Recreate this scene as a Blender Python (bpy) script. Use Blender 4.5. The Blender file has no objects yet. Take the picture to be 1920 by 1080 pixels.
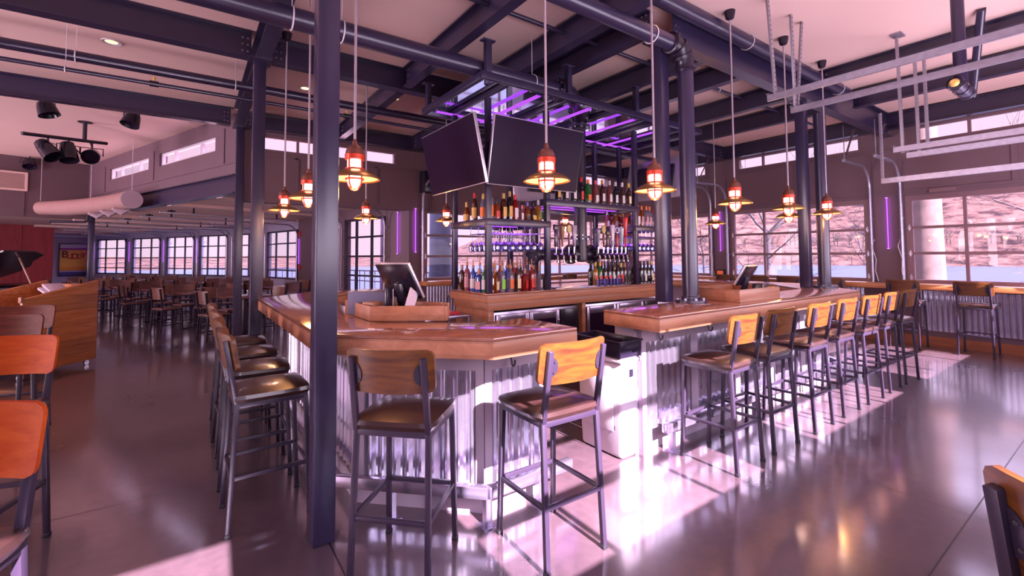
import bpy, bmesh, math, random
from mathutils import Vector, Matrix
PI = math.pi
rad = math.radians
random.seed(7)
scene = bpy.context.scene
col = scene.collection

# ------------------------------------------------------------------ camera
H = 1.5
def cam_axes(yaw, pitch, roll):
    f = Vector((math.sin(yaw)*math.cos(pitch), math.cos(yaw)*math.cos(pitch), math.sin(pitch)))
    r = Vector((math.cos(yaw), -math.sin(yaw), 0)); u = r.cross(f)
    c, s = math.cos(roll), math.sin(roll)
    return c*r+s*u, -s*r+c*u, f
R_, U_, F_ = cam_axes(rad(35.3004), rad(2.45615), rad(-.36437))
cd = bpy.data.cameras.new('camera'); cam = bpy.data.objects.new('camera', cd); col.objects.link(cam)
m = Matrix((R_, U_, -F_)).transposed().to_4x4(); m.translation = Vector((0, 0, H)); cam.matrix_world = m
cd.sensor_width = 36; cd.lens = 36*854.5/1920; cd.shift_y = -(540-443.03)/1920
cd.clip_start = .05; cd.clip_end = 2000
scene.camera = cam

# ------------------------------------------------------------------ light and exposure
vs = scene.view_settings
vs.view_transform = 'Standard'; vs.look = 'None'; vs.gamma = 1; vs.exposure = 0.0; vs.use_curve_mapping = False
scene.cycles.sample_clamp_indirect = 4; scene.cycles.max_bounces = 7; scene.cycles.transparent_max_bounces = 16
scene.cycles.caustics_reflective = False; scene.cycles.caustics_refractive = False
scene.cycles.blur_glossy = 1.0
w = bpy.data.worlds.new('world'); scene.world = w; w.use_nodes = True
wn = w.node_tree; wn.nodes.clear()
wo = wn.nodes.new('ShaderNodeOutputWorld'); wb = wn.nodes.new('ShaderNodeBackground')
tc = wn.nodes.new('ShaderNodeTexCoord'); sp = wn.nodes.new('ShaderNodeSeparateXYZ'); cr = wn.nodes.new('ShaderNodeValToRGB')
wn.links.new(tc.outputs['Generated'], sp.inputs[0]); wn.links.new(sp.outputs[2], cr.inputs[0])
cr.color_ramp.elements[0].position = 0.0; cr.color_ramp.elements[0].color = (.275, .20, .255, 1)
e = cr.color_ramp.elements.new(.27); e.color = (.275, .19, .262, 1)
cr.color_ramp.elements[-1].position = .50; cr.color_ramp.elements[-1].color = (2.2, 1.9, 3.0, 1)
wn.links.new(cr.outputs[0], wb.inputs[0]); wb.inputs[1].default_value = 4.0
wn.links.new(wb.outputs[0], wo.inputs[0])

def sun(name, d, strength, color, ang):
    l = bpy.data.lights.new(name, 'SUN'); l.energy = strength; l.color = color; l.angle = rad(ang)
    o = bpy.data.objects.new(name, l); col.objects.link(o)
    o.rotation_euler = Vector(d).to_track_quat('-Z', 'Y').to_euler(); return o
def area(name, loc, d, sx, sy, power, color):
    l = bpy.data.lights.new(name, 'AREA'); l.shape = 'RECTANGLE'; l.size = sx; l.size_y = sy; l.energy = power; l.color = color
    o = bpy.data.objects.new(name, l); col.objects.link(o); o.location = loc
    o.rotation_euler = Vector(d).to_track_quat('-Z', 'Z').to_euler(); return o
def point(name, loc, power, color, r=.05, parent=None):
    l = bpy.data.lights.new(name, 'POINT'); l.energy = power; l.color = color; l.shadow_soft_size = r
    o = bpy.data.objects.new(name, l); col.objects.link(o); o.location = loc; o.parent = parent; return o
sun('sun', (.035, 1, -.70), 66.0, (1, .79, .95), .5)
# added fill lamps behind and beside the camera, tilted up to brighten the ceiling
area('fill_south', (4.6, -.5, 1.7), (0, 1, .8), 9.5, 1.4, 380, (.96, .80, 1))
area('fill_west', (-8.3, 4.5, 1.7), (1, .1, .8), 9, 1.6, 1900, (1, .76, .88))
area('fill_west_stage', (-8.3, 12, 1.8), (1, .2, .5), 5, 1.6, 650, (1, .74, .86))

# ------------------------------------------------------------------ materials
def newmat(name):
    m = bpy.data.materials.new(name); m.use_nodes = True
    nt = m.node_tree; return m, nt, nt.nodes['Principled BSDF'], nt.nodes['Material Output']
def rgba(c): return (c[0], c[1], c[2], 1)
def plain(name, c, rough=.5, metal=0, coat=0, spec=.5, var=.12, scale=6, bump=0):
    m, nt, b, o = newmat(name); N = nt.nodes.new; L = nt.links.new
    t = N('ShaderNodeTexCoord'); n = N('ShaderNodeTexNoise'); n.inputs['Scale'].default_value = scale; n.inputs['Detail'].default_value = 4
    L(t.outputs['Object'], n.inputs['Vector'])
    mx = N('ShaderNodeMix'); mx.data_type = 'RGBA'
    mx.inputs[6].default_value = rgba([x*(1-var) for x in c]); mx.inputs[7].default_value = rgba([min(1, x*(1+var)) for x in c])
    L(n.outputs[0], mx.inputs[0]); L(mx.outputs[2], b.inputs['Base Color'])
    b.inputs['Roughness'].default_value = rough; b.inputs['Metallic'].default_value = metal
    b.inputs['Coat Weight'].default_value = coat; b.inputs['Specular IOR Level'].default_value = spec
    if bump:
        bp = N('ShaderNodeBump'); bp.inputs['Strength'].default_value = bump; bp.inputs['Distance'].default_value = .004
        L(n.outputs[0], bp.inputs['Height']); L(bp.outputs[0], b.inputs['Normal'])
    return m
def wood(name, c1, c2, rough=.35, coat=0, axis='X', scale=9, planks=0, coord='Object', spec=.5):
    m, nt, b, o = newmat(name); N = nt.nodes.new; L = nt.links.new; b.inputs['Specular IOR Level'].default_value = spec
    t = N('ShaderNodeTexCoord'); mp = N('ShaderNodeMapping'); s = {'X': (.7, 6, 6), 'Y': (6, .7, 6), 'Z': (6, 6, .7)}[axis]
    mp.inputs['Scale'].default_value = s; L(t.outputs[coord], mp.inputs[0])
    n = N('ShaderNodeTexNoise'); n.inputs['Scale'].default_value = scale/3; n.inputs['Detail'].default_value = 7; n.inputs['Roughness'].default_value = .65; n.inputs['Distortion'].default_value = .6
    L(mp.outputs[0], n.inputs['Vector'])
    r = N('ShaderNodeValToRGB'); r.color_ramp.elements[0].position = .32; r.color_ramp.elements[0].color = rgba(c1)
    r.color_ramp.elements[1].position = .66; r.color_ramp.elements[1].color = rgba(c2)
    L(n.outputs[0], r.inputs[0]); out = r.outputs[0]
    if planks:
        sx = N('ShaderNodeSeparateXYZ'); L(t.outputs[coord], sx.inputs[0])
        ax = 2 if planks > 0 else (1 if axis == 'X' else 0)
        mul = N('ShaderNodeMath'); mul.operation = 'DIVIDE'; L(sx.outputs[ax], mul.inputs[0]); mul.inputs[1].default_value = abs(planks)
        fl = N('ShaderNodeMath'); fl.operation = 'FLOOR'; L(mul.outputs[0], fl.inputs[0])
        wnz = N('ShaderNodeTexWhiteNoise'); wnz.noise_dimensions = '1D'; L(fl.outputs[0], wnz.inputs['W'])
        mr = N('ShaderNodeMapRange'); mr.inputs[3].default_value = .78; mr.inputs[4].default_value = 1.15; L(wnz.outputs[0], mr.inputs[0])
        fr = N('ShaderNodeMath'); fr.operation = 'FRACT'; L(mul.outputs[0], fr.inputs[0])
        gt = N('ShaderNodeMath'); gt.operation = 'GREATER_THAN'; gt.inputs[1].default_value = .018; L(fr.outputs[0], gt.inputs[0])
        g2 = N('ShaderNodeMapRange'); g2.inputs[3].default_value = .35; L(gt.outputs[0], g2.inputs[0])
        mm = N('ShaderNodeMath'); mm.operation = 'MULTIPLY'; L(mr.outputs[0], mm.inputs[0]); L(g2.outputs[0], mm.inputs[1])
        vm = N('ShaderNodeVectorMath'); vm.operation = 'SCALE'; L(out, vm.inputs[0]); L(mm.outputs[0], vm.inputs[3]); out = vm.outputs[0]
    L(out, b.inputs['Base Color']); b.inputs['Roughness'].default_value = rough; b.inputs['Coat Weight'].default_value = coat
    b.inputs['Coat Roughness'].default_value = .12
    return m
def emit(name, c, s):
    m, nt, b, o = newmat(name); b.inputs['Base Color'].default_value = (.02, .02, .02, 1)
    b.inputs['Emission Color'].default_value = rgba(c); b.inputs['Emission Strength'].default_value = s; return m
def glassy(name, tint=(1, 1, 1), ior=1.25, refl=1.0):
    m, nt, b, o = newmat(name); N = nt.nodes.new; L = nt.links.new; nt.nodes.remove(b)
    tr = N('ShaderNodeBsdfTransparent'); tr.inputs[0].default_value = rgba(tint); gl = N('ShaderNodeBsdfGlossy'); gl.inputs['Roughness'].default_value = .02
    f = N('ShaderNodeLayerWeight'); f.inputs[0].default_value = .5; mx = N('ShaderNodeMixShader')
    pw = N('ShaderNodeMath'); pw.operation = 'POWER'; pw.inputs[1].default_value = 4.0; L(f.outputs['Facing'], pw.inputs[0])
    mu = N('ShaderNodeMapRange'); f0 = .006 if ior < 1.4 else .10; pw.inputs[1].default_value = 4.0 if ior < 1.4 else 1.6; mu.inputs[3].default_value = f0; mu.inputs[4].default_value = .75*refl; L(pw.outputs[0], mu.inputs[0])
    L(mu.outputs[0], mx.inputs[0]); L(tr.outputs[0], mx.inputs[1]); L(gl.outputs[0], mx.inputs[2]); L(mx.outputs[0], o.inputs[0]); return m
def concrete():
    m, nt, b, o = newmat('stained_concrete'); N = nt.nodes.new; L = nt.links.new
    t = N('ShaderNodeTexCoord')
    n1 = N('ShaderNodeTexNoise'); n1.inputs['Scale'].default_value = .9; n1.inputs['Detail'].default_value = 8; n1.inputs['Roughness'].default_value = .6; L(t.outputs['Object'], n1.inputs['Vector'])
    r = N('ShaderNodeValToRGB'); L(n1.outputs[0], r.inputs[0])
    r.color_ramp.elements[0].position = .3; r.color_ramp.elements[0].color = (.048, .030, .038, 1)
    r.color_ramp.elements[1].position = .72; r.color_ramp.elements[1].color = (.125, .078, .092, 1)
    n2 = N('ShaderNodeTexNoise'); n2.inputs['Scale'].default_value = 14; n2.inputs['Detail'].default_value = 9; L(t.outputs['Object'], n2.inputs['Vector'])
    mx = N('ShaderNodeMix'); mx.data_type = 'RGBA'; mx.blend_type = 'OVERLAY'; mx.inputs[0].default_value = .35; L(r.outputs[0], mx.inputs[6]); L(n2.outputs[0], mx.inputs[7])
    # fine crazing
    vo = N('ShaderNodeTexVoronoi'); vo.feature = 'DISTANCE_TO_EDGE'; vo.inputs['Scale'].default_value = 22; L(t.outputs['Object'], vo.inputs['Vector'])
    vr = N('ShaderNodeMapRange'); vr.inputs[2].default_value = .025; vr.inputs[3].default_value = .86; L(vo.outputs[0], vr.inputs[0])
    # saw-cut joints on the 3.05 m column grid
    sx = N('ShaderNodeSeparateXYZ'); L(t.outputs['Object'], sx.inputs[0]); last = vr.outputs[0]
    for ax, off in ((0, 3.68), (1, 3.72)):
        a = N('ShaderNodeMath'); a.operation = 'SUBTRACT'; L(sx.outputs[ax], a.inputs[0]); a.inputs[1].default_value = off-1.525
        d = N('ShaderNodeMath'); d.operation = 'DIVIDE'; d.inputs[1].default_value = 3.05; L(a.outputs[0], d.inputs[0])
        f = N('ShaderNodeMath'); f.operation = 'FRACT'; L(d.outputs[0], f.inputs[0])
        s = N('ShaderNodeMath'); s.operation = 'SUBTRACT'; s.inputs[1].default_value = .5; L(f.outputs[0], s.inputs[0])
        q = N('ShaderNodeMath'); q.operation = 'ABSOLUTE'; L(s.outputs[0], q.inputs[0])
        g = N('ShaderNodeMapRange'); g.inputs[1].default_value = .0009; g.inputs[2].default_value = .0018; g.inputs[3].default_value = .08; L(q.outputs[0], g.inputs[0])
        mm = N('ShaderNodeMath'); mm.operation = 'MULTIPLY'; L(last, mm.inputs[0]); L(g.outputs[0], mm.inputs[1]); last = mm.outputs[0]
    v = N('ShaderNodeVectorMath'); v.operation = 'SCALE'; L(mx.outputs[2], v.inputs[0]); L(last, v.inputs[3]); L(v.outputs[0], b.inputs['Base Color'])
    cw = N('ShaderNodeMath'); cw.operation = 'MULTIPLY'; cw.inputs[1].default_value = 1.0; L(last, cw.inputs[0]); L(cw.outputs[0], b.inputs['Coat Weight'])
    rr = N('ShaderNodeMapRange'); rr.inputs[3].default_value = .20; rr.inputs[4].default_value = .40; L(n1.outputs[0], rr.inputs[0]); L(rr.outputs[0], b.inputs['Roughness'])
    bp = N('ShaderNodeBump'); bp.inputs['Strength'].default_value = .10; bp.inputs['Distance'].default_value = .006
    n3 = N('ShaderNodeTexNoise'); n3.inputs['Scale'].default_value = 3.5; n3.inputs['Detail'].default_value = 3; L(t.outputs['Object'], n3.inputs['Vector'])
    L(n3.outputs[0], bp.inputs['Height']); L(bp.outputs[0], b.inputs['Normal'])
    b.inputs['Specular IOR Level'].default_value = .7; b.inputs['Coat Weight'].default_value = 1; b.inputs['Coat Roughness'].default_value = .12; b.inputs['Coat IOR'].default_value = 1.85
    return m
def ledmat():
    m, nt, b, o = newmat('violet_led_tape'); N = nt.nodes.new; L = nt.links.new
    t = N('ShaderNodeTexCoord'); sx = N('ShaderNodeSeparateXYZ'); L(t.outputs['UV'], sx.inputs[0])
    outs = []
    for ax, n in ((0, 1.0), (1, 1.0)):
        f = N('ShaderNodeMath'); f.operation = 'FRACT'; L(sx.outputs[ax], f.inputs[0])
        s = N('ShaderNodeMath'); s.operation = 'SUBTRACT'; s.inputs[1].default_value = .5; L(f.outputs[0], s.inputs[0])
        q = N('ShaderNodeMath'); q.operation = 'ABSOLUTE'; L(s.outputs[0], q.inputs[0])
        l = N('ShaderNodeMath'); l.operation = 'LESS_THAN'; l.inputs[1].default_value = .27; L(q.outputs[0], l.inputs[0]); outs.append(l)
    mm = N('ShaderNodeMath'); mm.operation = 'MULTIPLY'; L(outs[0].outputs[0], mm.inputs[0]); L(outs[1].outputs[0], mm.inputs[1])
    mr = N('ShaderNodeMapRange'); mr.inputs[3].default_value = .35; mr.inputs[4].default_value = 3.2; L(mm.outputs[0], mr.inputs[0])
    b.inputs['Base Color'].default_value = (.1, .02, .2, 1); b.inputs['Emission Color'].default_value = (.46, .07, 1, 1); L(mr.outputs[0], b.inputs['Emission Strength'])
    return m

def perforated():
    m, nt, b, o = newmat('perforated_galvanised'); N = nt.nodes.new; L = nt.links.new
    t = N('ShaderNodeTexCoord'); sx = N('ShaderNodeSeparateXYZ'); L(t.outputs['Object'], sx.inputs[0])
    d = N('ShaderNodeMath'); d.operation = 'DIVIDE'; d.inputs[1].default_value = .045; L(sx.outputs[2], d.inputs[0])
    f = N('ShaderNodeMath'); f.operation = 'FRACT'; L(d.outputs[0], f.inputs[0])
    a = N('ShaderNodeMath'); a.operation = 'SUBTRACT'; a.inputs[1].default_value = .5; L(f.outputs[0], a.inputs[0])
    z = N('ShaderNodeMath'); z.operation = 'MULTIPLY'; z.inputs[1].default_value = .045; L(a.outputs[0], z.inputs[0])
    c = N('ShaderNodeCombineXYZ'); L(sx.outputs[0], c.inputs[0]); L(z.outputs[0], c.inputs[1])
    ln = N('ShaderNodeVectorMath'); ln.operation = 'LENGTH'; L(c.outputs[0], ln.inputs[0])
    g = N('ShaderNodeMath'); g.operation = 'GREATER_THAN'; g.inputs[1].default_value = .0085; L(ln.outputs[1], g.inputs[0])
    mx = N('ShaderNodeMix'); mx.data_type = 'RGBA'; mx.inputs[6].default_value = (.02, .015, .03, 1); mx.inputs[7].default_value = (.36, .32, .38, 1); L(g.outputs[0], mx.inputs[0]); L(mx.outputs[2], b.inputs['Base Color'])
    b.inputs['Roughness'].default_value = .4; b.inputs['Metallic'].default_value = .6; return m
M = dict(
 perf=perforated(),
 floor=concrete(),
 ceiling=plain('ceiling_panel', (.80, .54, .50), .8, var=.05, scale=1.2),
 wall=plain('mauve_wall_panel', (.140, .078, .098), .65, var=.08, scale=2),
 wing_wall=plain('lilac_wall', (.36, .30, .42), .65, var=.08, scale=2),
 steel=plain('navy_painted_steel', (.026, .018, .050), .30, var=.15, scale=5, spec=.6, coat=0),
 steel2=plain('dark_painted_steel', (.018, .010, .026), .34, var=.15, scale=5, spec=.5),
 frame=plain('stool_steel', (.030, .020, .040), .36, metal=.12, var=.1, scale=20),
 window=plain('mauve_window_frame', (.20, .105, .125), .45, var=.08),
 galv=plain('galvanised_track', (.40, .36, .44), .36, metal=.85, var=.25, scale=25),
 corr=plain('corrugated_steel', (.74, .70, .84), .20, metal=.95, var=.18, scale=70),
 basefr=plain('lilac_base_trim', (.40, .32, .40), .5, var=.06),
 stainless=plain('stainless', (.40, .35, .46), .25, metal=.9, var=.15, scale=8),
 chrome=plain('chrome', (.8, .78, .85), .12, metal=1, var=.05),
 bartop=wood('maple_bar_top', (.20, .075, .045), (.33, .14, .09), .14, coat=.7, axis='X', scale=6),
 bartopY=wood('maple_bar_top_side', (.20, .075, .045), (.33, .14, .09), .14, coat=.7, axis='Y', scale=6),
 edge=wood('maple_bar_edge', (.27, .105, .055), (.42, .19, .105), .4, axis='X', scale=5, planks=.065),
 railwood=wood('window_rail_wood', (.36, .13, .045), (.55, .22, .08), .3, coat=.3, axis='Y'),
 backwood=wood('stool_back_wood', (.055, .015, .006), (.165, .058, .007), .38, coat=.05, axis='X', scale=11),
 darkwood=wood('dark_walnut_back', (.07, .016, .012), (.14, .036, .022), .5, spec=.15, axis='X', scale=11),
 redwood=wood('orange_red_back', (.34, .040, .006), (.52, .10, .012), .6, spec=.15, axis='X', scale=9),
 chairwood=wood('dining_chair_wood', (.13, .05, .045), (.22, .09, .07), .4, axis='X'),
 tablewood=wood('dining_table_wood', (.15, .06, .055), (.24, .11, .09), .22, coat=.4, axis='X'),
 plank=wood('pine_planks', (.36, .115, .035), (.62, .25, .09), .4, axis='X', scale=8, planks=.17),
 basebd=wood('baseboard_wood', (.24, .07, .03), (.38, .13, .06), .45, axis='Y'),
 leather=plain('brown_vinyl', (.032, .014, .013), .30, var=.5, scale=7, coat=.35, bump=.1),
 rubber=plain('black_rubber', (.012, .01, .016), .5),
 black=plain('black_plastic', (.014, .010, .022), .22, var=.1),
 tv=plain('tv_screen', (.016, .005, .024), .34, var=.05, spec=.08),
 bezel=plain('silver_bezel', (.65, .58, .68), .3, metal=.6),
 mirror=plain('mirror_panel', (.72, .72, .92), .06, metal=1, var=.02),
 led=ledmat(),
 tube=emit('violet_light_tube', (.50, .09, 1), 1.5),
 lampglass=emit('warm_lamp_glass', (1, .72, .56), 10),
 lampred=plain('copper_lamp_cage', (.62, .045, .015), .35, metal=.3),
 lamptop=plain('bronze_lamp_cap', (.20, .075, .055), .35, metal=.5),
 shade=plain('bronze_shade', (.34, .17, .07), .32, metal=.7),
 shadein=plain('cream_shade_lining', (.85, .58, .32), .4),
 rod=plain('brushed_rod', (.55, .46, .52), .3, metal=.6),
 bin=plain('pale_grey_plastic', (.58, .52, .60), .5, var=.03),
 glass=glassy('window_glass', (1, .99, 1), 1.22),
 wine=glassy('wine_glass', (.66, .62, .82), 1.7, 1.2),
 redboard=wood('red_stained_boards', (.26, .022, .035), (.36, .04, .055), .5, axis='Z', scale=5, planks=-.9),
 offwhite=plain('white_plastic', (.7, .62, .68), .45, var=.03),
 canlight=emit('recessed_lamp', (1, .55, .25), 3.0),
 duct=plain('fabric_duct', (.36, .20, .19), .7, var=.1),
 ductend=plain('duct_end_cap', (.52, .38, .44), .7, var=.05),
 redplastic=plain('red_plastic', (.55, .02, .05), .35),
 paper=plain('paper', (.6, .5, .6), .7),
 bolt=plain('bolt', (.35, .3, .4), .3, metal=.9),
)

# ------------------------------------------------------------------ mesh builder
class MB:
    def __init__(s): s.v = []; s.f = []
    def add(s, vs, fs):
        k = len(s.v); s.v += [tuple(v) for v in vs]; s.f += [tuple(i+k for i in f) for f in fs]; return s
    def box(s, c, d, rz=0, mat=None):
        hx, hy, hz = d[0]/2, d[1]/2, d[2]/2; P = []
        R = Matrix.Rotation(rz, 3, 'Z') if mat is None else mat
        for x, y, z in ((-1,-1,-1),(1,-1,-1),(1,1,-1),(-1,1,-1),(-1,-1,1),(1,-1,1),(1,1,1),(-1,1,1)):
            P.append(Vector(c)+R@Vector((x*hx, y*hy, z*hz)))
        return s.add(P, [(0,3,2,1),(4,5,6,7),(0,1,5,4),(1,2,6,5),(2,3,7,6),(3,0,4,7)])
    def b2(s, a, b):
        return s.box([(a[i]+b[i])/2 for i in range(3)], [abs(b[i]-a[i]) for i in range(3)])
    def bar(s, p, q, w, h=None, up=(0,0,1)):
        p, q = Vector(p), Vector(q); h = h or w; z = (q-p); L = z.length; z = z/L
        u = Vector(up)
        if abs(u.dot(z)) > .98: u = Vector((0,1,0))
        x = u.cross(z).normalized(); y = z.cross(x)
        return s.box((p+q)/2, (w, h, L), mat=Matrix((x, y, z)).transposed())
    def tube(s, pts, r, n=10, caps=True):
        pts = [Vector(p) for p in pts]; rs = r if isinstance(r, (list, tuple)) else [r]*len(pts); rings = []
        d0 = (pts[1]-pts[0]).normalized(); u = d0.orthogonal().normalized(); k = len(s.v); V = []; Fc = []
        for i, p in enumerate(pts):
            d = ((pts[min(i+1, len(pts)-1)]-pts[i]).normalized()+(pts[i]-pts[max(i-1, 0)]).normalized()).normalized()
            u = (u-d*u.dot(d)).normalized(); v = d.cross(u)
            for j in range(n):
                a = 2*PI*j/n; V.append(p+(u*math.cos(a)+v*math.sin(a))*rs[i])
        for i in range(len(pts)-1):
            for j in range(n):
                a = i*n+j; b = i*n+(j+1) % n; Fc.append((a, b, b+n, a+n))
        if caps: Fc.append(tuple(range(n-1, -1, -1))); Fc.append(tuple(range((len(pts)-1)*n, len(pts)*n)))
        return s.add(V, Fc)
    def cyl(s, p, q, r, n=16): return s.tube([p, q], r, n)
    def lathe(s, prof, c=(0,0,0), n=20, mat=None, caps=True):
        V = []; Fc = []; c = Vector(c)
        for r, z in prof:
            for j in range(n):
                a = 2*PI*j/n; p = Vector((r*math.cos(a), r*math.sin(a), z)); V.append(c+(mat@p if mat else p))
        for i in range(len(prof)-1):
            for j in range(n):
                a = i*n+j; b = i*n+(j+1) % n; Fc.append((a, b, b+n, a+n))
        if caps: Fc.append(tuple(range(n-1, -1, -1))); Fc.append(tuple(range((len(prof)-1)*n, len(prof)*n)))
        return s.add(V, Fc)
    def prism(s, poly, z0, z1):
        n = len(poly); V = [(x, y, z0) for x, y in poly]+[(x, y, z1) for x, y in poly]
        a = sum(poly[i][0]*poly[(i+1) % n][1]-poly[(i+1) % n][0]*poly[i][1] for i in range(n))
        F = [tuple(range(n-1, -1, -1)), tuple(range(n, 2*n))]+[(i, (i+1) % n, n+(i+1) % n, n+i) for i in range(n)]
        if a < 0: F = [tuple(reversed(f)) for f in F]
        return s.add(V, F)
    def build(s, name, mat, parent=None, bevel=0, seg=2, smooth=True, loc=None, rz=None):
        me = bpy.data.meshes.new(name)
        if bevel:
            bm = bmesh.new(); vs = [bm.verts.new(v) for v in s.v]
            for f in s.f:
                try: bm.faces.new([vs[i] for i in f])
                except ValueError: pass
            bm.normal_update()
            ed = [e for e in bm.edges if len(e.link_faces) == 2 and e.calc_face_angle(0) > .5]
            bmesh.ops.bevel(bm, geom=ed, offset=bevel, segments=seg, affect='EDGES', profile=.5, clamp_overlap=True)
            bm.to_mesh(me); bm.free()
        else: me.from_pydata(s.v, [], s.f)
        me.validate(); me.materials.append(mat)
        if smooth: me.shade_smooth(); me.set_sharp_from_angle(angle=.62)
        o = bpy.data.objects.new(name, me); col.objects.link(o); o.parent = parent
        if loc is not None: o.location = loc
        if rz is not None: o.rotation_euler.z = rz
        return o
def tag(o, label=None, cat=None, group=None, kind=None):
    if label: o['label'] = label
    if cat: o['category'] = cat
    if group: o['group'] = group
    if kind: o['kind'] = kind
    return o
def thing(name, label, cat, loc=(0,0,0), rz=0, group=None):
    o = bpy.data.objects.new(name, None); o.empty_display_size = .1; col.objects.link(o); o.location = loc; o.rotation_euler = (0, 0, rz)
    return tag(o, label, cat, group)
def struct(o): o['kind'] = 'structure'; return o
KIDS = {}
def index_kids():
    KIDS.clear()
    for o in bpy.data.objects:
        if o.parent: KIDS.setdefault(o.parent.name, []).append(o)
def copy_tree(o, parent=None):
    c = o.copy(); col.objects.link(c); c.parent = parent
    for ch in KIDS.get(o.name, []): copy_tree(ch, c)
    return c
def dup(src, label, loc, rz=0, group=None):
    if src.name not in KIDS: index_kids()
    c = copy_tree(src); c.location = loc; c.rotation_euler = (0, 0, rz); c['label'] = label
    if group: c['group'] = group
    return c
ORD = ['first','second','third','fourth','fifth','sixth','seventh','eighth','ninth','tenth','eleventh','twelfth','thirteenth','fourteenth','fifteenth','sixteenth','seventeenth','eighteenth','nineteenth','twentieth','twenty-first','twenty-second','twenty-third','twenty-fourth','twenty-fifth','twenty-sixth','twenty-seventh','twenty-eighth','twenty-ninth','thirtieth']
# ------------------------------------------------------------------ setting: shell
def az(px): return rad(35.3004)+math.atan((px-960)/854.5)
def onray(px, y): return (y*math.tan(az(px)), y)
WPX = [(723, 9.17), (648, 10.7), (559, 14.9), (502, 17.1), (480, 17.9), (440, 19.1), (426, 19.6), (375, 20.9), (364, 21.3), (313, 22.9), (301, 23.3), (249, 25.2), (237, 25.6), (183, 27.4), (172, 28.0)]
WP = [onray(*q) for q in WPX]
CU = (math.sin(rad(-21.3)), math.cos(rad(-21.3)))          # direction of the slanted clerestory wall
CV = (CU[1], -CU[0])
C0 = (.65, 8.6); CEND = (C0[0]+CU[0]*7.65, C0[1]+CU[1]*7.65)
struct(MB().prism([(-9, -1.3), (10.2, -1.3), (10.2, 8.85), (3.8, 8.85)]+[(x+.12, y) for x, y in WP]+[(-9, 30.5)], -.3, 0).build('floor', M['floor'], smooth=False))
hi = [(-9, -1.3), (10.2, -1.3), (10.2, 8.85), (.75, 8.85), (CEND[0]+.12, CEND[1]+.1), (-9, 13.3)]
struct(MB().prism(hi, 3.9, 4.15).build('ceiling', M['ceiling'], smooth=False))
lo = [(.68, 8.66), (3.8, 8.75)]+[(x+.12, y) for x, y in WP]+[(-9, 30.5), (-9, 13.2), (CEND[0], CEND[1])]
struct(MB().prism(lo, 2.62, 2.8).build('ceiling_wing', M['ceiling'], smooth=False))

def wall(name, p0, p1, z0, z1, ops, mat, out, th=.18):
    """wall from p0 to p1; ops = (s0,s1,z0,z1) holes; out=+1: thickness to the right of p0->p1"""
    d = Vector((p1[0]-p0[0], p1[1]-p0[1])); L = d.length; d /= L; n = Vector((d.y, -d.x))*out
    b = MB(); ss = sorted({0, L}|{o[0] for o in ops}|{o[1] for o in ops}); zs = sorted({z0, z1}|{o[2] for o in ops}|{o[3] for o in ops})
    ss = [s for s in ss if -1e-6 <= s <= L+1e-6]
    for i in range(len(ss)-1):
        run = None
        for k in range(len(zs)-1):
            sm, zm = (ss[i]+ss[i+1])/2, (zs[k]+zs[k+1])/2
            hole = any(o[0] < sm < o[1] and o[2] < zm < o[3] for o in ops)
            if not hole and run is None: run = zs[k]
            if (hole or k == len(zs)-2) and run is not None:
                top = zs[k] if hole else zs[k+1]
                c = Vector(p0)+d*sm+n*th/2
                b.box((c.x, c.y, (run+top)/2), (ss[i+1]-ss[i], th, top-run), rz=math.atan2(d.y, d.x)); run = None
    return struct(b.build(name, mat, smooth=False))
NW = [0]
def window(p0, p1, z0, z1, cols, rows, mat, depth=.06, fw=.055, mw=.04, rw=.045, glass=True, hinges=False):
    """framed window between floor points p0,p1: muntin positions cols (fractions) and rows (heights)"""
    NW[0] += 1
    d = Vector((p1[0]-p0[0], p1[1]-p0[1])); L = d.length; d /= L; a = math.atan2(d.y, d.x)
    root = bpy.data.objects.new('window_%d' % NW[0], None); col.objects.link(root); root.location = (p0[0], p0[1], 0); root.rotation_euler.z = a; root['kind'] = 'structure'
    f = MB()
    f.b2((0, -depth/2, z0), (fw, depth/2, z1)).b2((L-fw, -depth/2, z0), (L, depth/2, z1)).b2((fw, -depth/2, z0), (L-fw, depth/2, z0+fw)).b2((fw, -depth/2, z1-fw), (L-fw, depth/2, z1))
    f.build('window_frame', mat, root, smooth=False)
    g = MB()
    for c in cols: g.b2((c*L-mw/2, -depth*.42, z0+fw), (c*L+mw/2, depth*.42, z1-fw))
    for z in rows: g.b2((fw, -depth*.47, z-rw/2), (L-fw, depth*.47, z+rw/2))
    if cols or rows: g.build('muntins', mat, root, smooth=False)
    if glass: MB().b2((fw*.5, -.003, z0+fw*.5), (L-fw*.5, .003, z1-fw*.5)).build('pane', M['glass'], root, smooth=False)
    if hinges:
        for z in (z0+.12,)+tuple(rows):
            for x in (fw*.5, L-fw*.5):
                h = MB().add([(x-.022, -depth/2-.006, z), (x, -depth/2-.006, z-.06), (x+.022, -depth/2-.006, z), (x, -depth/2-.006, z+.06), (x-.022, -depth/2, z), (x, -depth/2, z-.06), (x+.022, -depth/2, z), (x, -depth/2, z+.06)], [(0, 1, 2, 3), (7, 6, 5, 4), (0, 4, 5, 1), (1, 5, 6, 2), (2, 6, 7, 3), (3, 7, 4, 0)])
                h.cyl((x, -depth/2-.03, z+.01), (x, -depth/2-.004, z+.01), .012, 8).build('hinge', M['galv'], root, smooth=False)
    return root
XR = 9.88
CLZ = (3.35, 3.62)
rw_ops = [(.2, 3.03, .98, 2.47), (3.53, 6.09, .98, 2.47), (6.55, 8.95, .98, 2.47), (.2, 2.85, *CLZ), (3.63, 5.9, *CLZ), (6.65, 8.9, *CLZ)]
wall('wall_right', (XR, -.6), (XR, 8.6), 0, 3.9, rw_ops, M['wall'], 1)
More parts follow.
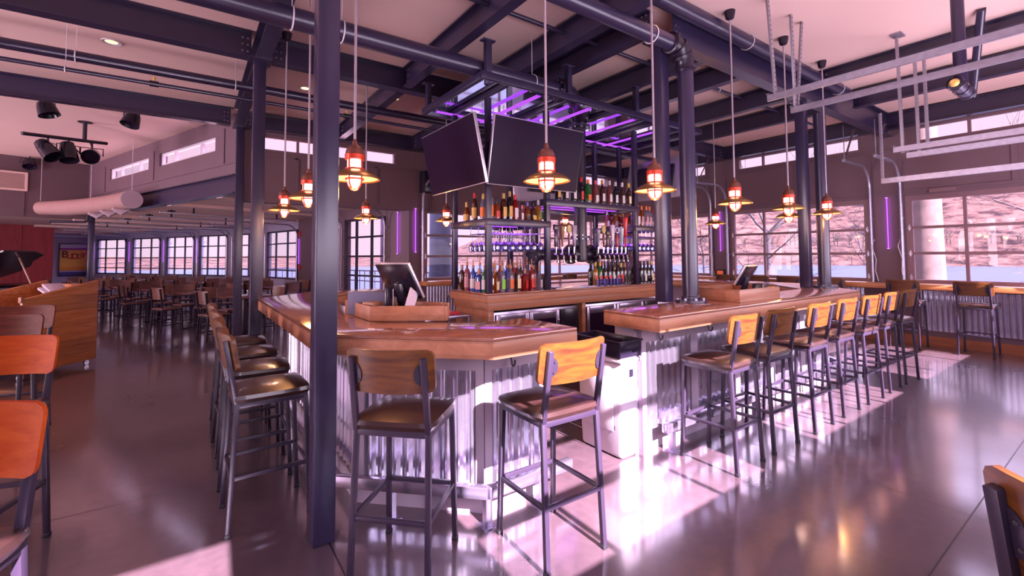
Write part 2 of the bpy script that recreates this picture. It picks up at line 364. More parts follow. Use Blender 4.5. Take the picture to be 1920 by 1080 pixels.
bk_ops = [(.32, 2.95, .98, 2.47), (3.3, 5.83, .98, 2.47), (.4, 2.9, *CLZ), (3.4, 5.8, *CLZ)]
wall('wall_back', (3.57, 8.6), (XR, 8.6), 0, 3.9, bk_ops, M['wall'], -1)
wall('wall_north', (.6, 8.6), (3.57, 8.6), 2.42, 3.9, [(.33, 2.69, 3.3, 3.55)], M['wall'], -1)
cl_ops = [(.87, 3.26, 3.36, 3.62), (3.81, 6.15, 3.36, 3.62)]
wall('wall_clerestory', C0, CEND, 2.87, 3.9, cl_ops, M['wall'], 1, .14)
SE = (CEND[0]-CV[0]*6.6, CEND[1]-CV[1]*6.6)
wall('wall_stage', CEND, SE, 2.5, 3.9, [], M['wall'], 1, .14)
# wing window wall, faceted
wo_ops = []
for i in range(0, len(WP)-1):
    a_, b_ = WP[i], WP[i+1]; L_ = math.dist(a_, b_)
    is_win = i in (0, 2, 4, 6, 8, 10, 12)
    ops = [(0, L_, .82, 2.34)] if is_win else []
    if i == 0: ops = [(0, L_, .55, 2.34)]
    if i == 1: ops = [(.25, 1.35, .05, 2.3)]
    wall('wall_wing_%d' % (i+1), a_, b_, 0, 2.62, ops, M['wall'] if i < 2 else M['wing_wall'], 1, .12)
wall('wall_wing_corner', (3.57, 8.6), WP[0], 0, 2.62, [], M['wall'], 1, .14)
EW = (WP[-1][0]-CV[0]*3.2, WP[-1][1]-CV[1]*3.2)
wall('wall_wing_end', WP[-1], EW, 0, 2.62, [], M['wing_wall'], 1)
RWP = onray(100, 21.8); RWL = (RWP[0]-CV[0]*6.0, RWP[1]-CV[1]*6.0)
wall('wall_red_boards', RWP, RWL, 0, 2.62, [], M['redboard'], 1)
# unseen sides that shut the daylight in; the south side has the openings the sun comes through
wall('wall_west', (-8.6, -.9), (-8.6, 22), 0, 3.9, [(1.0, 10, .9, 3.0), (11, 16, .9, 3.0)], M['wall'], -1)
so_ops = [(6.0, 8.73, 1.0, 2.57), (9.72, 11.88, 1.53, 2.92), (12.65, 14.9, 1.53, 2.92), (15.7, 17.95, 1.53, 2.92)]
wall('wall_south', (-8.6, -.6), (10.05, -.6), 0, 3.9, so_ops, M['wall'], 1)
for (s0, s1, z0, z1) in so_ops[1:]:
    h = (z1-z0)/3
    window((s0-8.6, -.66), (s1-8.6, -.66), z0, z1, (.28, .72), (z0+h, z0+2*h), M['window'])
window((so_ops[0][0]-8.6, -.66), (so_ops[0][1]-8.6, -.66), 1.0, 2.57, (.12,), (), M['window'])

# windows of the bar room (garage-door type) and clerestories
ROWS = (1.50, 1.93)
window((XR+.05, 2.43), (XR+.05, -.4), .98, 2.47, (.255, .74), ROWS, M['window'], fw=.085, hinges=True)
window((XR+.05, 5.49), (XR+.05, 2.93), .98, 2.47, (.28, .72), ROWS, M['window'], fw=.085, hinges=True)
window((XR+.05, 8.35), (XR+.05, 5.95), .98, 2.47, (.28, .72), ROWS, M['window'], fw=.085, hinges=True)
window((3.89, 8.65), (6.52, 8.65), .98, 2.47, (.28, .72), ROWS, M['window'], fw=.085, hinges=True)
window((6.87, 8.65), (9.4, 8.65), .98, 2.47, (.28, .72), ROWS, M['window'], fw=.085, hinges=True)
for a_, b_ in ((-.4, 2.25), (3.03, 5.3), (6.05, 8.3)): window((XR+.05, a_), (XR+.05, b_), *CLZ, (.26, .76), (), M['window'], fw=.035)
for a_, b_ in ((3.97, 6.47), (6.97, 9.37)): window((a_, 8.65), (b_, 8.65), *CLZ, (.26, .76), (), M['window'], fw=.035)
window((.93, 8.65), (3.29, 8.65), 3.3, 3.55, (.25, .5, .75), (), M['window'], fw=.03)
def cpt(s, v=.07): return (C0[0]+CU[0]*s+CV[0]*v, C0[1]+CU[1]*s+CV[1]*v)
for s0, s1 in ((.87, 3.26), (3.81, 6.15)): window(cpt(s0), cpt(s1), 3.36, 3.62, (.27, .74), (), M['offwhite'], fw=.04, mw=.06)
for i in (0, 2, 4, 6, 8, 10, 12):
    a_, b_ = WP[i], WP[i+1]
    z0 = .55 if i == 0 else .82
    window(a_, b_, z0, 2.34, (.32, .70), (1.09, 1.51, 1.93), M['steel2'], fw=.05, mw=.035, rw=.04)
# glazed door in the wing wall
dd = Vector((WP[2][0]-WP[1][0], WP[2][1]-WP[1][1])).normalized(); q0 = Vector(WP[1])+dd*.25; q1 = Vector(WP[1])+dd*1.35
dr = bpy.data.objects.new('door_1', None); col.objects.link(dr); dr.location = (q0.x, q0.y, 0); dr.rotation_euler.z = math.atan2(dd.y, dd.x); dr['kind'] = 'structure'
MB().b2((0, -.05, 0), (.07, .05, 2.3)).b2((1.03, -.05, 0), (1.1, .05, 2.3)).b2((.07, -.05, 2.23), (1.03, .05, 2.3)).build('door_frame', M['wing_wall'], dr, smooth=False)
MB().b2((.09, -.025, .03), (.19, .025, 2.2)).b2((.91, -.025, .03), (1.01, .025, 2.2)).b2((.19, -.025, .03), (.91, .025, .25)).b2((.19, -.025, 1.0), (.91, .025, 1.1)).b2((.19, -.025, 2.1), (.91, .025, 2.2)).build('door_leaf', M['wing_wall'], dr, smooth=False)
MB().b2((.18, -.004, .24), (.92, .004, 2.11)).build('pane', M['glass'], dr, smooth=False)
MB().bar((.16, .08, 1.02), (.16, .08, 1.3), .02).build('door_handle', M['chrome'], dr)

# wainscot, rails, baseboards, battens
def corr(p0, p1, z0, z1, pitch=.067, amp=.011, mat=None, name='corrugated_panel', parent=None, out=1):
    d = Vector((p1[0]-p0[0], p1[1]-p0[1])); L = d.length; d /= L; n = Vector((d.y, -d.x))*out
    prof = [(0, 0), (.12, .15), (.25, .5), (.38, .85), (.5, 1), (.62, .85), (.75, .5), (.88, .15), (1, 0)]
    pts = []; k = 0
    while k*pitch < L:
        for t, h in prof[:-1]:
            s = (k+t)*pitch
            if s <= L: pts.append((s, h*amp*2))
        k += 1
    pts.append((L, 0)); V = []; F = []
    for s, h in pts:
        q = Vector(p0)+d*s-n*h; V += [(q.x, q.y, z0), (q.x, q.y, z1)]
    for s, h in pts:
        q = Vector(p0)+d*s-n*(h-.0015); V += [(q.x, q.y, z0), (q.x, q.y, z1)]
    m_ = 2*len(pts)
    for i in range(len(pts)-1):
        F.append((2*i, 2*i+2, 2*i+3, 2*i+1)); F.append((m_+2*i+1, m_+2*i+3, m_+2*i+2, m_+2*i))
        F.append((2*i+1, 2*i+3, m_+2*i+3, m_+2*i+1)); F.append((m_+2*i, m_+2*i+2, 2*i+2, 2*i))
    return MB().add(V, F).build(name, mat or M['corr'], parent, smooth=False)
n_trim = [0]
def trim(b, mat, smooth=False):
    n_trim[0] += 1; return struct(b.build('trim_%d' % n_trim[0], mat, smooth=smooth))
struct(MB().b2((XR-.03, -.6, 0), (XR, 8.57, .155)).build('baseboard_right', M['basebd'], smooth=False))
struct(MB().b2((3.62, 8.57, 0), (XR-.03, 8.6, .155)).build('baseboard_back', M['basebd'], smooth=False))
for a_, b_ in ((-.55, 2.28), (3.05, 5.38), (6.05, 8.4)):
    o = corr((XR-.005, a_), (XR-.005, b_), .24, .89, out=1); o.name = 'trim_corrugated_right'; struct(o)
for a_, b_ in ((3.95, 6.45), (6.95, 9.4)):
    o = corr((a_, 8.595), (b_, 8.595), .24, .89, out=-1); o.name = 'trim_corrugated_back'; struct(o)
tag(MB().b2((XR-.30, -.6, .915), (XR-.002, 8.28, 1.005)).build('drink_rail', M['railwood'], bevel=.006), 'long wooden drink rail under the right-hand river windows', 'counter')
tag(MB().b2((3.8, 8.29, .915), (XR-.002, 8.598, 1.005)).build('drink_rail', M['railwood'], bevel=.006), 'wooden drink rail under the windows behind the bottles', 'counter')
b = MB()   # battens and panel joints on the walls
for y in (.9, 2.47, 2.9, 5.52, 5.92): b.b2((XR-.012, y-.02, 1.02), (XR-.0005, y+.02, 3.3))
for y in (1.15, 4.2, 7.2): b.b2((XR-.015, y-.035, 2.52), (XR-.0005, y+.035, 3.3))
for z in (2.53, 3.27): b.b2((XR-.02, -.6, z), (XR-.0005, 8.6, z+.035))
trim(b, M['wall'])
b = MB()
for x in (3.85, 6.55, 6.84, 9.43): b.b2((x-.02, 8.588, 1.02), (x+.02, 8.5995, 3.25))
for x in (5.2, 8.1, 1.5, 2.9): b.b2((x-.03, 8.585, 2.55), (x+.03, 8.5995, 3.22))
b.b2((.7, 8.58, 2.42), (XR, 8.5995, 2.47)).b2((.7, 8.585, 3.2), (XR, 8.5995, 3.235))
trim(b, M['wall'])
b = MB()
for s in (.55, 3.53, 6.45): p, q = cpt(s-.03, -.012), cpt(s+.03, -.012); b.bar((p[0], p[1], 3.3), (q[0], q[1], 3.3), .7, .02, up=(0, 0, 1)) if False else b.box((cpt(s, -.008)[0], cpt(s, -.008)[1], 3.4), (.06, .016, .6), rz=math.atan2(CU[1], CU[0]))
b.box((cpt(3.8, -.008)[0], cpt(3.8, -.008)[1], 3.08), (7.4, .014, .03), rz=math.atan2(CU[1], CU[0]))
trim(b, M['wall'])
b = MB()   # trim joints on the stage wall
for s in (1.15, 3.3, 5.4): b.box((CEND[0]-CV[0]*s-CU[0]*.008, CEND[1]-CV[1]*s-CU[1]*.008, 3.2), (.03, .014, 1.36), rz=math.atan2(CV[1], CV[0]))
trim(b, M['wall'])
# wing ceiling ribs
b = MB()
for k in range(9):
    s = .9+2.1*k; c = (C0[0]+CU[0]*s+CV[0]*2.1, C0[1]+CU[1]*s+CV[1]*2.1); b.box((c[0], c[1], 2.585), (4.0, .22, .07), rz=math.atan2(CV[1], CV[0]))
trim(b, M['ceiling'])

# ------------------------------------------------------------------ steel: columns, girders, joists
def ibeam(b, p, q, h=.28, wd=.14, t=.012):
    p, q = Vector(p), Vector(q); zt = p.z
    d = (q-p).normalized(); n = Vector((d.y, -d.x, 0)); L = (q-p).length; a = math.atan2(d.y, d.x); c = (p+q)/2
    b.box((c.x, c.y, zt+h/2), (L, t, h-2*t), rz=a); b.box((c.x, c.y, zt+t/2), (L, wd, t), rz=a); b.box((c.x, c.y, zt+h-t/2), (L, wd, t), rz=a)
def beam(name, p, q, label, group=None, h=.28, wd=.14, mat='steel'):
    b = MB(); ibeam(b, p, q, h, wd); o = b.build(name, M[mat], smooth=False)
    # bolted end plates
    d = (Vector(q)-Vector(p)).normalized(); n = Vector((d.y, -d.x, 0)); bb = MB()
    for e, sgn in ((Vector(p), 1), (Vector(q), -1)):
        for dx in (.035, .085):
            for dz in ((.07, .14, .21) if h > .2 else (.06,)):
                c = e+d*sgn*dx+Vector((0, 0, dz))
                for s in (-1, 1): bb.cyl(c+n*s*.005, c+n*s*.018, .011, 6)
    bb.build('bolts', M['bolt'], o, smooth=False)
    tag(o, label, 'beam', group)
def column(x, y, top, label, wd=.115, mat='steel', z0=0):
    o = thing('steel_column', label, 'column', (x, y, z0))
    MB().b2((-wd/2, -wd/2, .0), (wd/2, wd/2, top-z0)).build('shaft', M[mat], o, bevel=.008)
    MB().b2((-.11, -.11, top-z0-.012), (.11, .11, top-z0)).build('cap_plate', M[mat], o, smooth=False)
    return o
ZB = 3.615
column(.603, 2.62, ZB, 'square navy steel column in front of the bar left corner, nearest the camera')
column(.58, 5.5, ZB, 'square steel column behind the row of stools at the far left end of the bar')
column(.64, 8.52, ZB, 'slender steel column beside the left dining tables, below the slanted header')
beam('ceiling_beam', (-8.4, 5.5, ZB), (.50, 5.5, ZB), 'wide dark steel beam crossing the upper left ceiling above the large pipe')
beam('ceiling_beam', (.70, 5.5, ZB), (3.52, 5.5, ZB), 'steel beam between the left columns and the bar canopy, bolted to a joist')
beam('ceiling_beam', (-8.4, 8.5, ZB), (.50, 8.5, ZB), 'dark steel beam along the left ceiling in front of the spotlights')
beam('ceiling_beam', (.74, 8.52, ZB), (9.8, 8.52, ZB), 'dark steel beam along the top of the back wall above its clerestory windows', h=.27)
beam('ceiling_beam', (.603, -.5, ZB), (.603, 8.4, ZB), 'lengthways steel beam carried by the row of left columns', h=.27)
beam('ceiling_beam', (3.75, 2.6, 3.5), (9.8, 2.6, 3.5), 'deep steel girder running right from the column pair on the bar', h=.38)
beam('ceiling_beam', (9.74, -.5, ZB), (9.74, 8.4, ZB), 'dark steel beam along the right wall above its clerestory windows', h=.26)
beam('ceiling_beam', (3.75, 5.5, ZB), (9.64, 5.5, ZB), 'cross beam behind the bar canopy on the right side', h=.26)
jx = [(2.2, 5.38, 'above the left end of the bar canopy'), (3.12, 5.38, 'left one of the pair above the middle television'), (3.6, 8.4, 'right one of the pair meeting the column pair on the bar'),
      (4.6, 5.38, 'directly above the right part of the canopy'), (5.4, 5.38, 'right of the canopy hangers'), (6.7, 8.4, 'above the right column pair'), (7.8, 8.4, 'between the right column pair and the river wall')]
for x, y1, t in jx:
    beam('ceiling_joist', (x, -.5 if x < 3.3 else 2.75, ZB+.01), (x, y1, ZB+.01), 'dark ceiling joist '+t, h=.25, wd=.11, group='joists over the bar')
for x, t in ((6.75, 'nearer'), (7.9, 'farther')):
    zz, hh = (3.775, .12) if x < 7 else (ZB+.01, .25)
    beam('ceiling_joist', (x, -.5, zz), (x, 2.48, zz), 'dark ceiling joist over the garage-door tracks, the %s of two' % t, h=hh, wd=.11, group='joists over the bar')
for x in (2.2, 4.6, 5.4):
    beam('ceiling_joist', (x, 5.62, ZB+.01), (x, 8.4, ZB+.01), {2.2: 'dark joist between canopy and the north clerestory windows', 4.6: 'dark joist behind the canopy, left of two', 5.4: 'dark joist behind the canopy, right of two'}[x], h=.25, wd=.11, group='joists over the bar')
# column pairs standing on the bar
def pipe_column(name, x, y, z0, z1, label, r=.07, fl=.14):
    o = thing(name, label, 'pipe', (x, y, z0))
    MB().cyl((0, 0, .0), (0, 0, z1-z0), r, 24).build('pipe', M['steel'], o)
    f = MB().lathe([(fl, 0), (fl, .02), (r+.01, .022), (r+.01, .05), (r, .055)], n=24)
    f.build('base_flange', M['steel'], o)
    k = MB()
    for j in range(8):
        a = 2*PI*j/8+.2; k.cyl((math.cos(a)*(fl-.025), math.sin(a)*(fl-.025), .02), (math.cos(a)*(fl-.025), math.sin(a)*(fl-.025), .036), .012, 6)
    k.build('bolts', M['bolt'], o, smooth=False)
    return o
BT = 1.07
column(3.56, 2.62, 3.5, 'square steel column standing on the bar left of the tall round pipe', z0=BT+.001)
pipe_column('vertical_pipe', 3.74, 2.47, BT+.002, 3.22, 'thick round navy pipe rising from a flange on the bar, left pair')
column(6.50, 2.62, 3.5, 'square steel column on the right part of the bar, next to the second round pipe', z0=BT+.001)
pipe_column('vertical_pipe', 6.66, 2.47, BT+.002, 3.32, 'second thick round navy pipe on the right part of the bar')

# ------------------------------------------------------------------ outside
def hill_h(a):
    t = max(0, min(1, (a-24)/24)); return 5+62*t*t*(3-2*t)
V = []; F_l = []; rs = [215, 235, 262, 300, 350, 420]; hs = [0, .06, .28, .6, .88, 1.0]; naz = 90
for i, r in enumerate(rs):
    for j in range(naz+1):
        a = -60+j*2.0; wob = 1+.10*math.sin(a*.31+i)+.06*math.sin(a*.83+2*i)
        V.append((r*math.sin(rad(a)), r*math.cos(rad(a)), -3.1+hill_h(a)*hs[i]*wob+(.6 if i else 0)))
for i in range(len(rs)-1):
    for j in range(naz):
        k = i*(naz+1)+j; F_l.append((k, k+1, k+naz+2, k+naz+1))
mh, nt, bs, oo = newmat('bare_wooded_hill'); N = nt.nodes.new; L = nt.links.new
t = N('ShaderNodeTexCoord'); n1 = N('ShaderNodeTexNoise'); n1.inputs['Scale'].default_value = .5; n1.inputs['Detail'].default_value = 12; n1.inputs['Roughness'].default_value = .72; mp0 = N('ShaderNodeMapping'); mp0.inputs['Scale'].default_value = (.3, .3, 1.0); L(t.outputs['Object'], mp0.inputs[0]); L(mp0.outputs[0], n1.inputs['Vector'])
r = N('ShaderNodeValToRGB'); L(n1.outputs[0], r.inputs[0]); r.color_ramp.elements[0].position = .40; r.color_ramp.elements[0].color = (.012, .006, .008, 1); r.color_ramp.elements[1].position = .58; r.color_ramp.elements[1].color = (.068, .038, .033, 1)
L(r.outputs[0], bs.inputs['Base Color']); bs.inputs['Roughness'].default_value = .95; bs.inputs['Specular IOR Level'].default_value = .05
struct(MB().add(V, F_l).build('trim_far_hill', mh, smooth=True))
mr_, nt, bs, oo = newmat('river_water'); N = nt.nodes.new; L = nt.links.new
t = N('ShaderNodeTexCoord'); mp = N('ShaderNodeMapping'); mp.inputs['Scale'].default_value = (.25, .25, 1); n1 = N('ShaderNodeTexNoise'); n1.inputs['Scale'].default_value = 1; n1.inputs['Detail'].default_value = 5
L(t.outputs['Object'], mp.inputs[0]); L(mp.outputs[0], n1.inputs['Vector']); bp = N('ShaderNodeBump'); bp.inputs['Strength'].default_value = .6; bp.inputs['Distance'].default_value = .4; L(n1.outputs[0], bp.inputs['Height']); L(bp.outputs[0], bs.inputs['Normal'])
bs.inputs['Base Color'].default_value = (.019, .026, .050, 1); bs.inputs['Specular IOR Level'].default_value = .06; bs.inputs['Roughness'].default_value = .5
struct(MB().add([(-260, -260, -3.0), (500, -260, -3.0), (500, 400, -3.0), (-260, 400, -3.0)], [(0, 1, 2, 3)]).build('floor_river', mr_, smooth=False))
gm = plain('pale_ground', (.05, .042, .042), .9, var=.3, scale=1.5)
struct(MB().prism([(-12, -14), (22, -14), (24, 12), (20, 32), (-6, 44), (-14, 44), (-14, -14)], -2.9, -1.3).build('floor_bank', gm, smooth=False))
dk = wood('weathered_deck', (.07, .08, .085), (.11, .12, .125), .7, axis='X', planks=-.14)
struct(MB().prism([(3.95, 8.86), (9.8, 8.86), (9.8, 12), (6.6, 13), (4.6, 21), (.3, 30), (-3, 30.5), (-3.1, 28)]+[(x+.16, y) for x, y in reversed(WP)], -.2, -.06).build('floor_deck', dk, smooth=False))
bark = plain('bark_grey', (.022, .016, .022), .9, var=.5, scale=5, bump=1)
barkp = plain('bark_pale', (.075, .045, .042), .9, var=.5, scale=5, bump=1)
def tree(x, y, z0, h, r, label, seed, mat, lean=(0, 0), depth=5, nb=3, low=5):
    rnd = random.Random(seed); b = MB()
    def grow(p, d, L_, rr, k):
        pts = [p]; q = p; dd = d
        for i in range(4):
            dd = (dd+Vector((rnd.uniform(-.16, .16), rnd.uniform(-.16, .16), rnd.uniform(-.08, .1)))).normalized(); q = q+dd*L_/4; pts.append(q)
        b.tube(pts, [rr*(1-.11*i) for i in range(5)], 7 if k > 2 else 4, caps=False)
        if k <= 0: return
        for j in range(nb+(1 if k < 3 else 0)):
            t_ = rnd.uniform(.35, 1); i = min(3, int(t_*4)); p2 = pts[i].lerp(pts[i+1], t_*4-i if t_ < 1 else 1)
            nd = (dd+Vector((rnd.uniform(-1, 1), rnd.uniform(-1, 1), rnd.uniform(-.25, .7)))*.9).normalized()
            grow(p2, nd, L_*rnd.uniform(.5, .75), rr*.5*(1-.3*t_), k-1)
    tk = [Vector((x, y, z0)), Vector((x+lean[0]*.3, y+lean[1]*.3, z0+h*.25)), Vector((x+lean[0]*.7, y+lean[1]*.7, z0+h*.5))]
    b.tube(tk, [r*1.15, r, r*.9], 14)
    for j in range(nb+1):
        d = Vector((rnd.uniform(-.8, .8), rnd.uniform(-.8, .8), rnd.uniform(.3, 1))).normalized(); grow(tk[2], d, h*.28, r*.55, depth-1)
    for j in range(low):
        d = Vector((rnd.uniform(-.6, .6), rnd.uniform(-1, 1), rnd.uniform(-.1, .5))).normalized(); grow(tk[1].lerp(tk[2], rnd.random()), d, 1.5, min(.05, r*.3), depth-2)
    return tag(b.build('bare_tree', mat, smooth=True), label, 'tree')
tree(15.2, 3.36, -1.4, 15, .34, 'thick pale tree trunk right outside the first large right-hand window', 3, barkp, low=3)
tree(14.0, 6.64, -1.4, 7.0, .07, 'slim bare tree with dark drooping branches behind the second right-hand window', 5, bark, depth=4)
tree(16.5, 4.9, -1.4, 5.2, .06, 'small bare tree outside, to the right of the right column pair', 9, bark, depth=4)
tree(17.5, 1.2, -1.4, 7, .07, 'bare tree with pale crooked twigs at the far right window', 12, barkp, depth=4)
tree(18.0, 11.2, -1.4, 5.5, .06, 'bare shrub-like tree outside the corner window right of the thick pipe', 15, bark, depth=4)
tree(5.25, 10.6, -1.3, 16, .27, 'broad slate-grey trunk outside the back window left of the bottle shelves', 21, plain('bark_slate', (.05, .05, .085), .9, var=.4, scale=6, bump=1), low=0)
b = MB(); rnd = random.Random(4)   # leafless wood on the far bank
for i in range(330):
    a = rnd.uniform(20, 98); rr = rnd.uniform(216, 262); hh = rnd.uniform(4, 8); z0 = -3.2+hill_h(a)*(.0 if rr < 225 else .12); p = Vector((rr*math.sin(rad(a)), rr*math.cos(rad(a)), z0))
    b.tube([p, p+Vector((0, 0, hh*.5))], [.16, .1], 4, caps=False)
    for j in range(11):
        s = p+Vector((0, 0, hh*rnd.uniform(.15, .5))); d = Vector((rnd.uniform(-1, 1), rnd.uniform(-1, 1), rnd.uniform(.4, 1.4))).normalized(); e = s+d*hh*rnd.uniform(.25, .5)
        b.tube([s, e, e+Vector((rnd.uniform(-.8, .8), rnd.uniform(-.8, .8), .7))], [.07, .05, .03], 3, caps=False)
tag(b.build('riverbank_wood', plain('far_bark', (.030, .018, .018), .95), smooth=False), 'leafless wood of pinkish trees along the far river bank', 'trees', kind='stuff')
# deck posts with barn lanterns and a railing outside the wing
pm = plain('violet_grey_post', (.17, .10, .20), .6)
pl = [(0, .62, 0), (2, .5, 1), (4, .5, 2), (6, .55, 3), (8, .55, 4), (10, .55, 5), (12, .55, 6)]
lant = None
wn_ = ['nearest the bar', 'left of the glazed door', 'third from the bar', 'fourth from the bar', 'fifth from the bar', 'sixth from the bar', 'last before the poster wall']
for i, off, k in pl:
    a_, b_ = Vector(WP[i]), Vector(WP[i+1]); d = (b_-a_).normalized(); n = Vector((d.y, -d.x)); c = b_+n*(.9+.02*i)-d*.25
    tag(MB().b2((c.x-.1, c.y-.1, -.06), (c.x+.1, c.y+.1, 3.0)).build('deck_post', pm, smooth=False), 'violet-grey deck post outside the wing window %s' % wn_[k], 'post', 'deck posts outside the wing')
    lc = a_.lerp(b_, .45)+n*.8
    if lant is None:
        lant = thing('deck_lantern', 'dark barn lantern hanging outside the wing window '+wn_[k], 'lamp', (lc.x, lc.y, 2.2), group='lanterns outside the wing')
        MB().cyl((0, 0, 0), (0, 0, .8), .012, 6).build('rod', M['steel'], lant)
        MB().lathe([(.02, 0), (.06, -.03), (.075, -.1), (.09, -.14), (.2, -.2), (.2, -.215), (.07, -.19)], n=18).build('shade', M['steel'], lant)
        MB().lathe([(.06, -.19), (.065, -.25), (.04, -.3), (.005, -.32)], n=12).build('globe', M['wine'], lant)
        index_kids()
    else: dup(lant, 'dark barn lantern hanging outside the wing window '+wn_[k], (lc.x, lc.y, 2.2))
rl = thing('deck_railing', 'black deck railing with thin balusters outside the wing windows', 'railing')
rp = [(9.6, 12.2), (6.9, 13.2), (5.0, 21), (.8, 29.5)]
b = MB(); c = MB()
for i in range(3):
    p, q = Vector(rp[i]), Vector(rp[i+1]); L_ = (q-p).length; n_ = int(L_/.35)
    for z in (.05, .55, .95): b.bar((p.x, p.y, z), (q.x, q.y, z), .045 if z < .9 else .09, .045)
    for j in range(n_+1):
        s = p.lerp(q, j/n_); c.b2((s.x-.012, s.y-.012, -.06), (s.x+.012, s.y+.012, .95))
b.build('rails', M['steel2'], rl, smooth=False); c.build('balusters', M['steel2'], rl, smooth=False)
# ------------------------------------------------------------------ the bar
BH = .115          # edge thickness of the bar top
def slab(name, poly, label, z1=BT, h=BH, mats=('bartop', 'edge'), cat='bar counter', parent=None):
    o = MB().prism(poly, z1-.02, z1).build(name, M[mats[0]], parent, bevel=.006)
    MB().prism(poly, z1-h, z1-.0205).build('edge_band', M[mats[1]], o, bevel=.004)
    return tag(o, label, cat) if label else o
BL = thing('bar_counter', 'left half of the bar with cut corners, maple top and framed corrugated steel front', 'bar counter')
BR = thing('bar_counter', 'long right half of the bar with both column pairs standing on its maple top', 'bar counter')
slab('bar_top', [(.595, 5.45), (.595, 2.735), (1.31, 2.02), (1.905, 2.02), (1.905, 2.55), (1.53, 2.55), (1.125, 2.955), (1.125, 5.23), (1.62, 5.62), (2.09, 5.62), (2.09, 6.15), (1.28, 6.15)],
     None, parent=BL)
slab('bar_top', [(2.69, 2.02), (6.42, 2.02), (7.38, 2.98), (7.38, 5.19), (6.42, 6.15), (3.3, 6.15), (3.3, 5.62), (6.2, 5.62), (6.85, 4.97), (6.85, 3.2), (6.2, 2.55), (2.69, 2.55)],
     None, parent=BR)
def base(p0, p1, nm=4, trimw=.07, hooks=True, name_w='post'):
    """one straight run of the bar front between outer floor points p0,p1 (bar inside is to the left of p0->p1)"""
    d = Vector((p1[0]-p0[0], p1[1]-p0[1])); L = d.length; d /= L; n = Vector((d.y, -d.x)); a = math.atan2(d.y, d.x); P0 = Vector(p0)
    def pt(s, o): q = P0+d*s+n*o; return q.x, q.y
    def bx(b, s0, s1, o0, o1, z0, z1): c = pt((s0+s1)/2, (o0+o1)/2); b.box((c[0], c[1], (z0+z1)/2), (s1-s0, abs(o1-o0), z1-z0), rz=a)
    return L, pt, bx
root = None
def bar_front(r, runs):
    core = MB(); fr = MB(); dark = MB()
    for p0, p1, nm in runs:
        L, pt, bx = base(p0, p1)
        bx(core, 0, L, -.055, -.02, 0.0, .955)
        bx(fr, 0, L, -.0195, .012, .82, .925); bx(fr, 0, L, -.0195, .012, .0, .15)
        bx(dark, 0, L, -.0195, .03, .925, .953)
        for k in range(nm+1):
            s = k*L/nm; bx(fr, max(0, s-.05), min(L, s+.05), -.0195, .010, .15, .82)
        for k in range(nm):
            s0, s1 = k*L/nm+.05, (k+1)*L/nm-.05
            q0, q1 = pt(s0, -.015), pt(s1, -.015)
            corr(q0, q1, .15, .82, pitch=.080, amp=.014, parent=r, out=-1)
            sm = s0+.12; c = pt(sm, .014)
            pth = [(*pt(sm, .012), .895), (*pt(sm, .035), .89), (*pt(sm, .045), .86), (*pt(sm, .05), .84), (*pt(sm, .065), .835), (*pt(sm, .078), .85), (*pt(sm, .08), .875)]
            MB().tube(pth, .006, 6).build('coat_hook', M['steel2'], r)
    core.build('core', M['basefr'], r, smooth=False); fr.build('trim_frame', M['basefr'], r, smooth=False)
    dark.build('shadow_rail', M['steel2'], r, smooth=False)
    return r
# outer floor line, walked so that the outside is on the right-hand side
bar_front(BL,
          [((.87, 5.32), (.87, 2.90), 4), ((.87, 2.90), (1.44, 2.33), 1), ((1.44, 2.33), (1.90, 2.33), 1)])
bar_front(BR,
          [((2.86, 2.33), (6.30, 2.33), 5), ((6.30, 2.33), (7.07, 3.10), 1), ((7.07, 3.10), (7.07, 5.07), 3)])
# closing end panels at the gap and inside faces
MB().b2((2.815, 2.36, 0), (2.858, 2.55, .953)).build('end_panel', M['basefr'], BR, bevel=.004)
MB().b2((1.885, 2.345, 0), (1.925, 2.52, .953)).build('end_panel', M['basefr'], BL, bevel=.004)
def footrail(label, pts, sup):
    r = thing('foot_rail', label, 'foot rail')
    b = MB()
    for i in range(len(pts)-1): b.bar((*pts[i], .185), (*pts[i+1], .185), .05, .065)
    b.build('rail', M['stainless'], r, bevel=.004)
    for (x, y, nx, ny) in sup:
        lg = MB().b2((x-.02, y-.02, .006), (x+.02, y+.02, .152)).build('leg', M['stainless'], r, smooth=False); MB().b2((x-.045, y-.045, 0), (x+.045, y+.045, .006)).build('base_plate', M['stainless'], lg, smooth=False)
    return r
q = .13*.414
footrail('stainless foot rail round the left front of the bar', [(.74, 5.2), (.74, 2.84), (1.385, 2.20), (2.0, 2.20)], [(.74, 4.9, 0, 0), (.74, 3.7, 0, 0), (.98, 2.60, 0, 0), (1.75, 2.20, 0, 0), (1.385, 2.21, 0, 0)])
footrail('stainless foot rail along the long right-hand bar front', [(2.96, 2.20), (6.36, 2.20), (7.2, 3.04), (7.2, 4.9)], [(3.05, 2.20, 0, 0), (4.3, 2.20, 0, 0), (5.5, 2.20, 0, 0), (6.9, 2.74, 0, 0), (7.2, 4.0, 0, 0)])

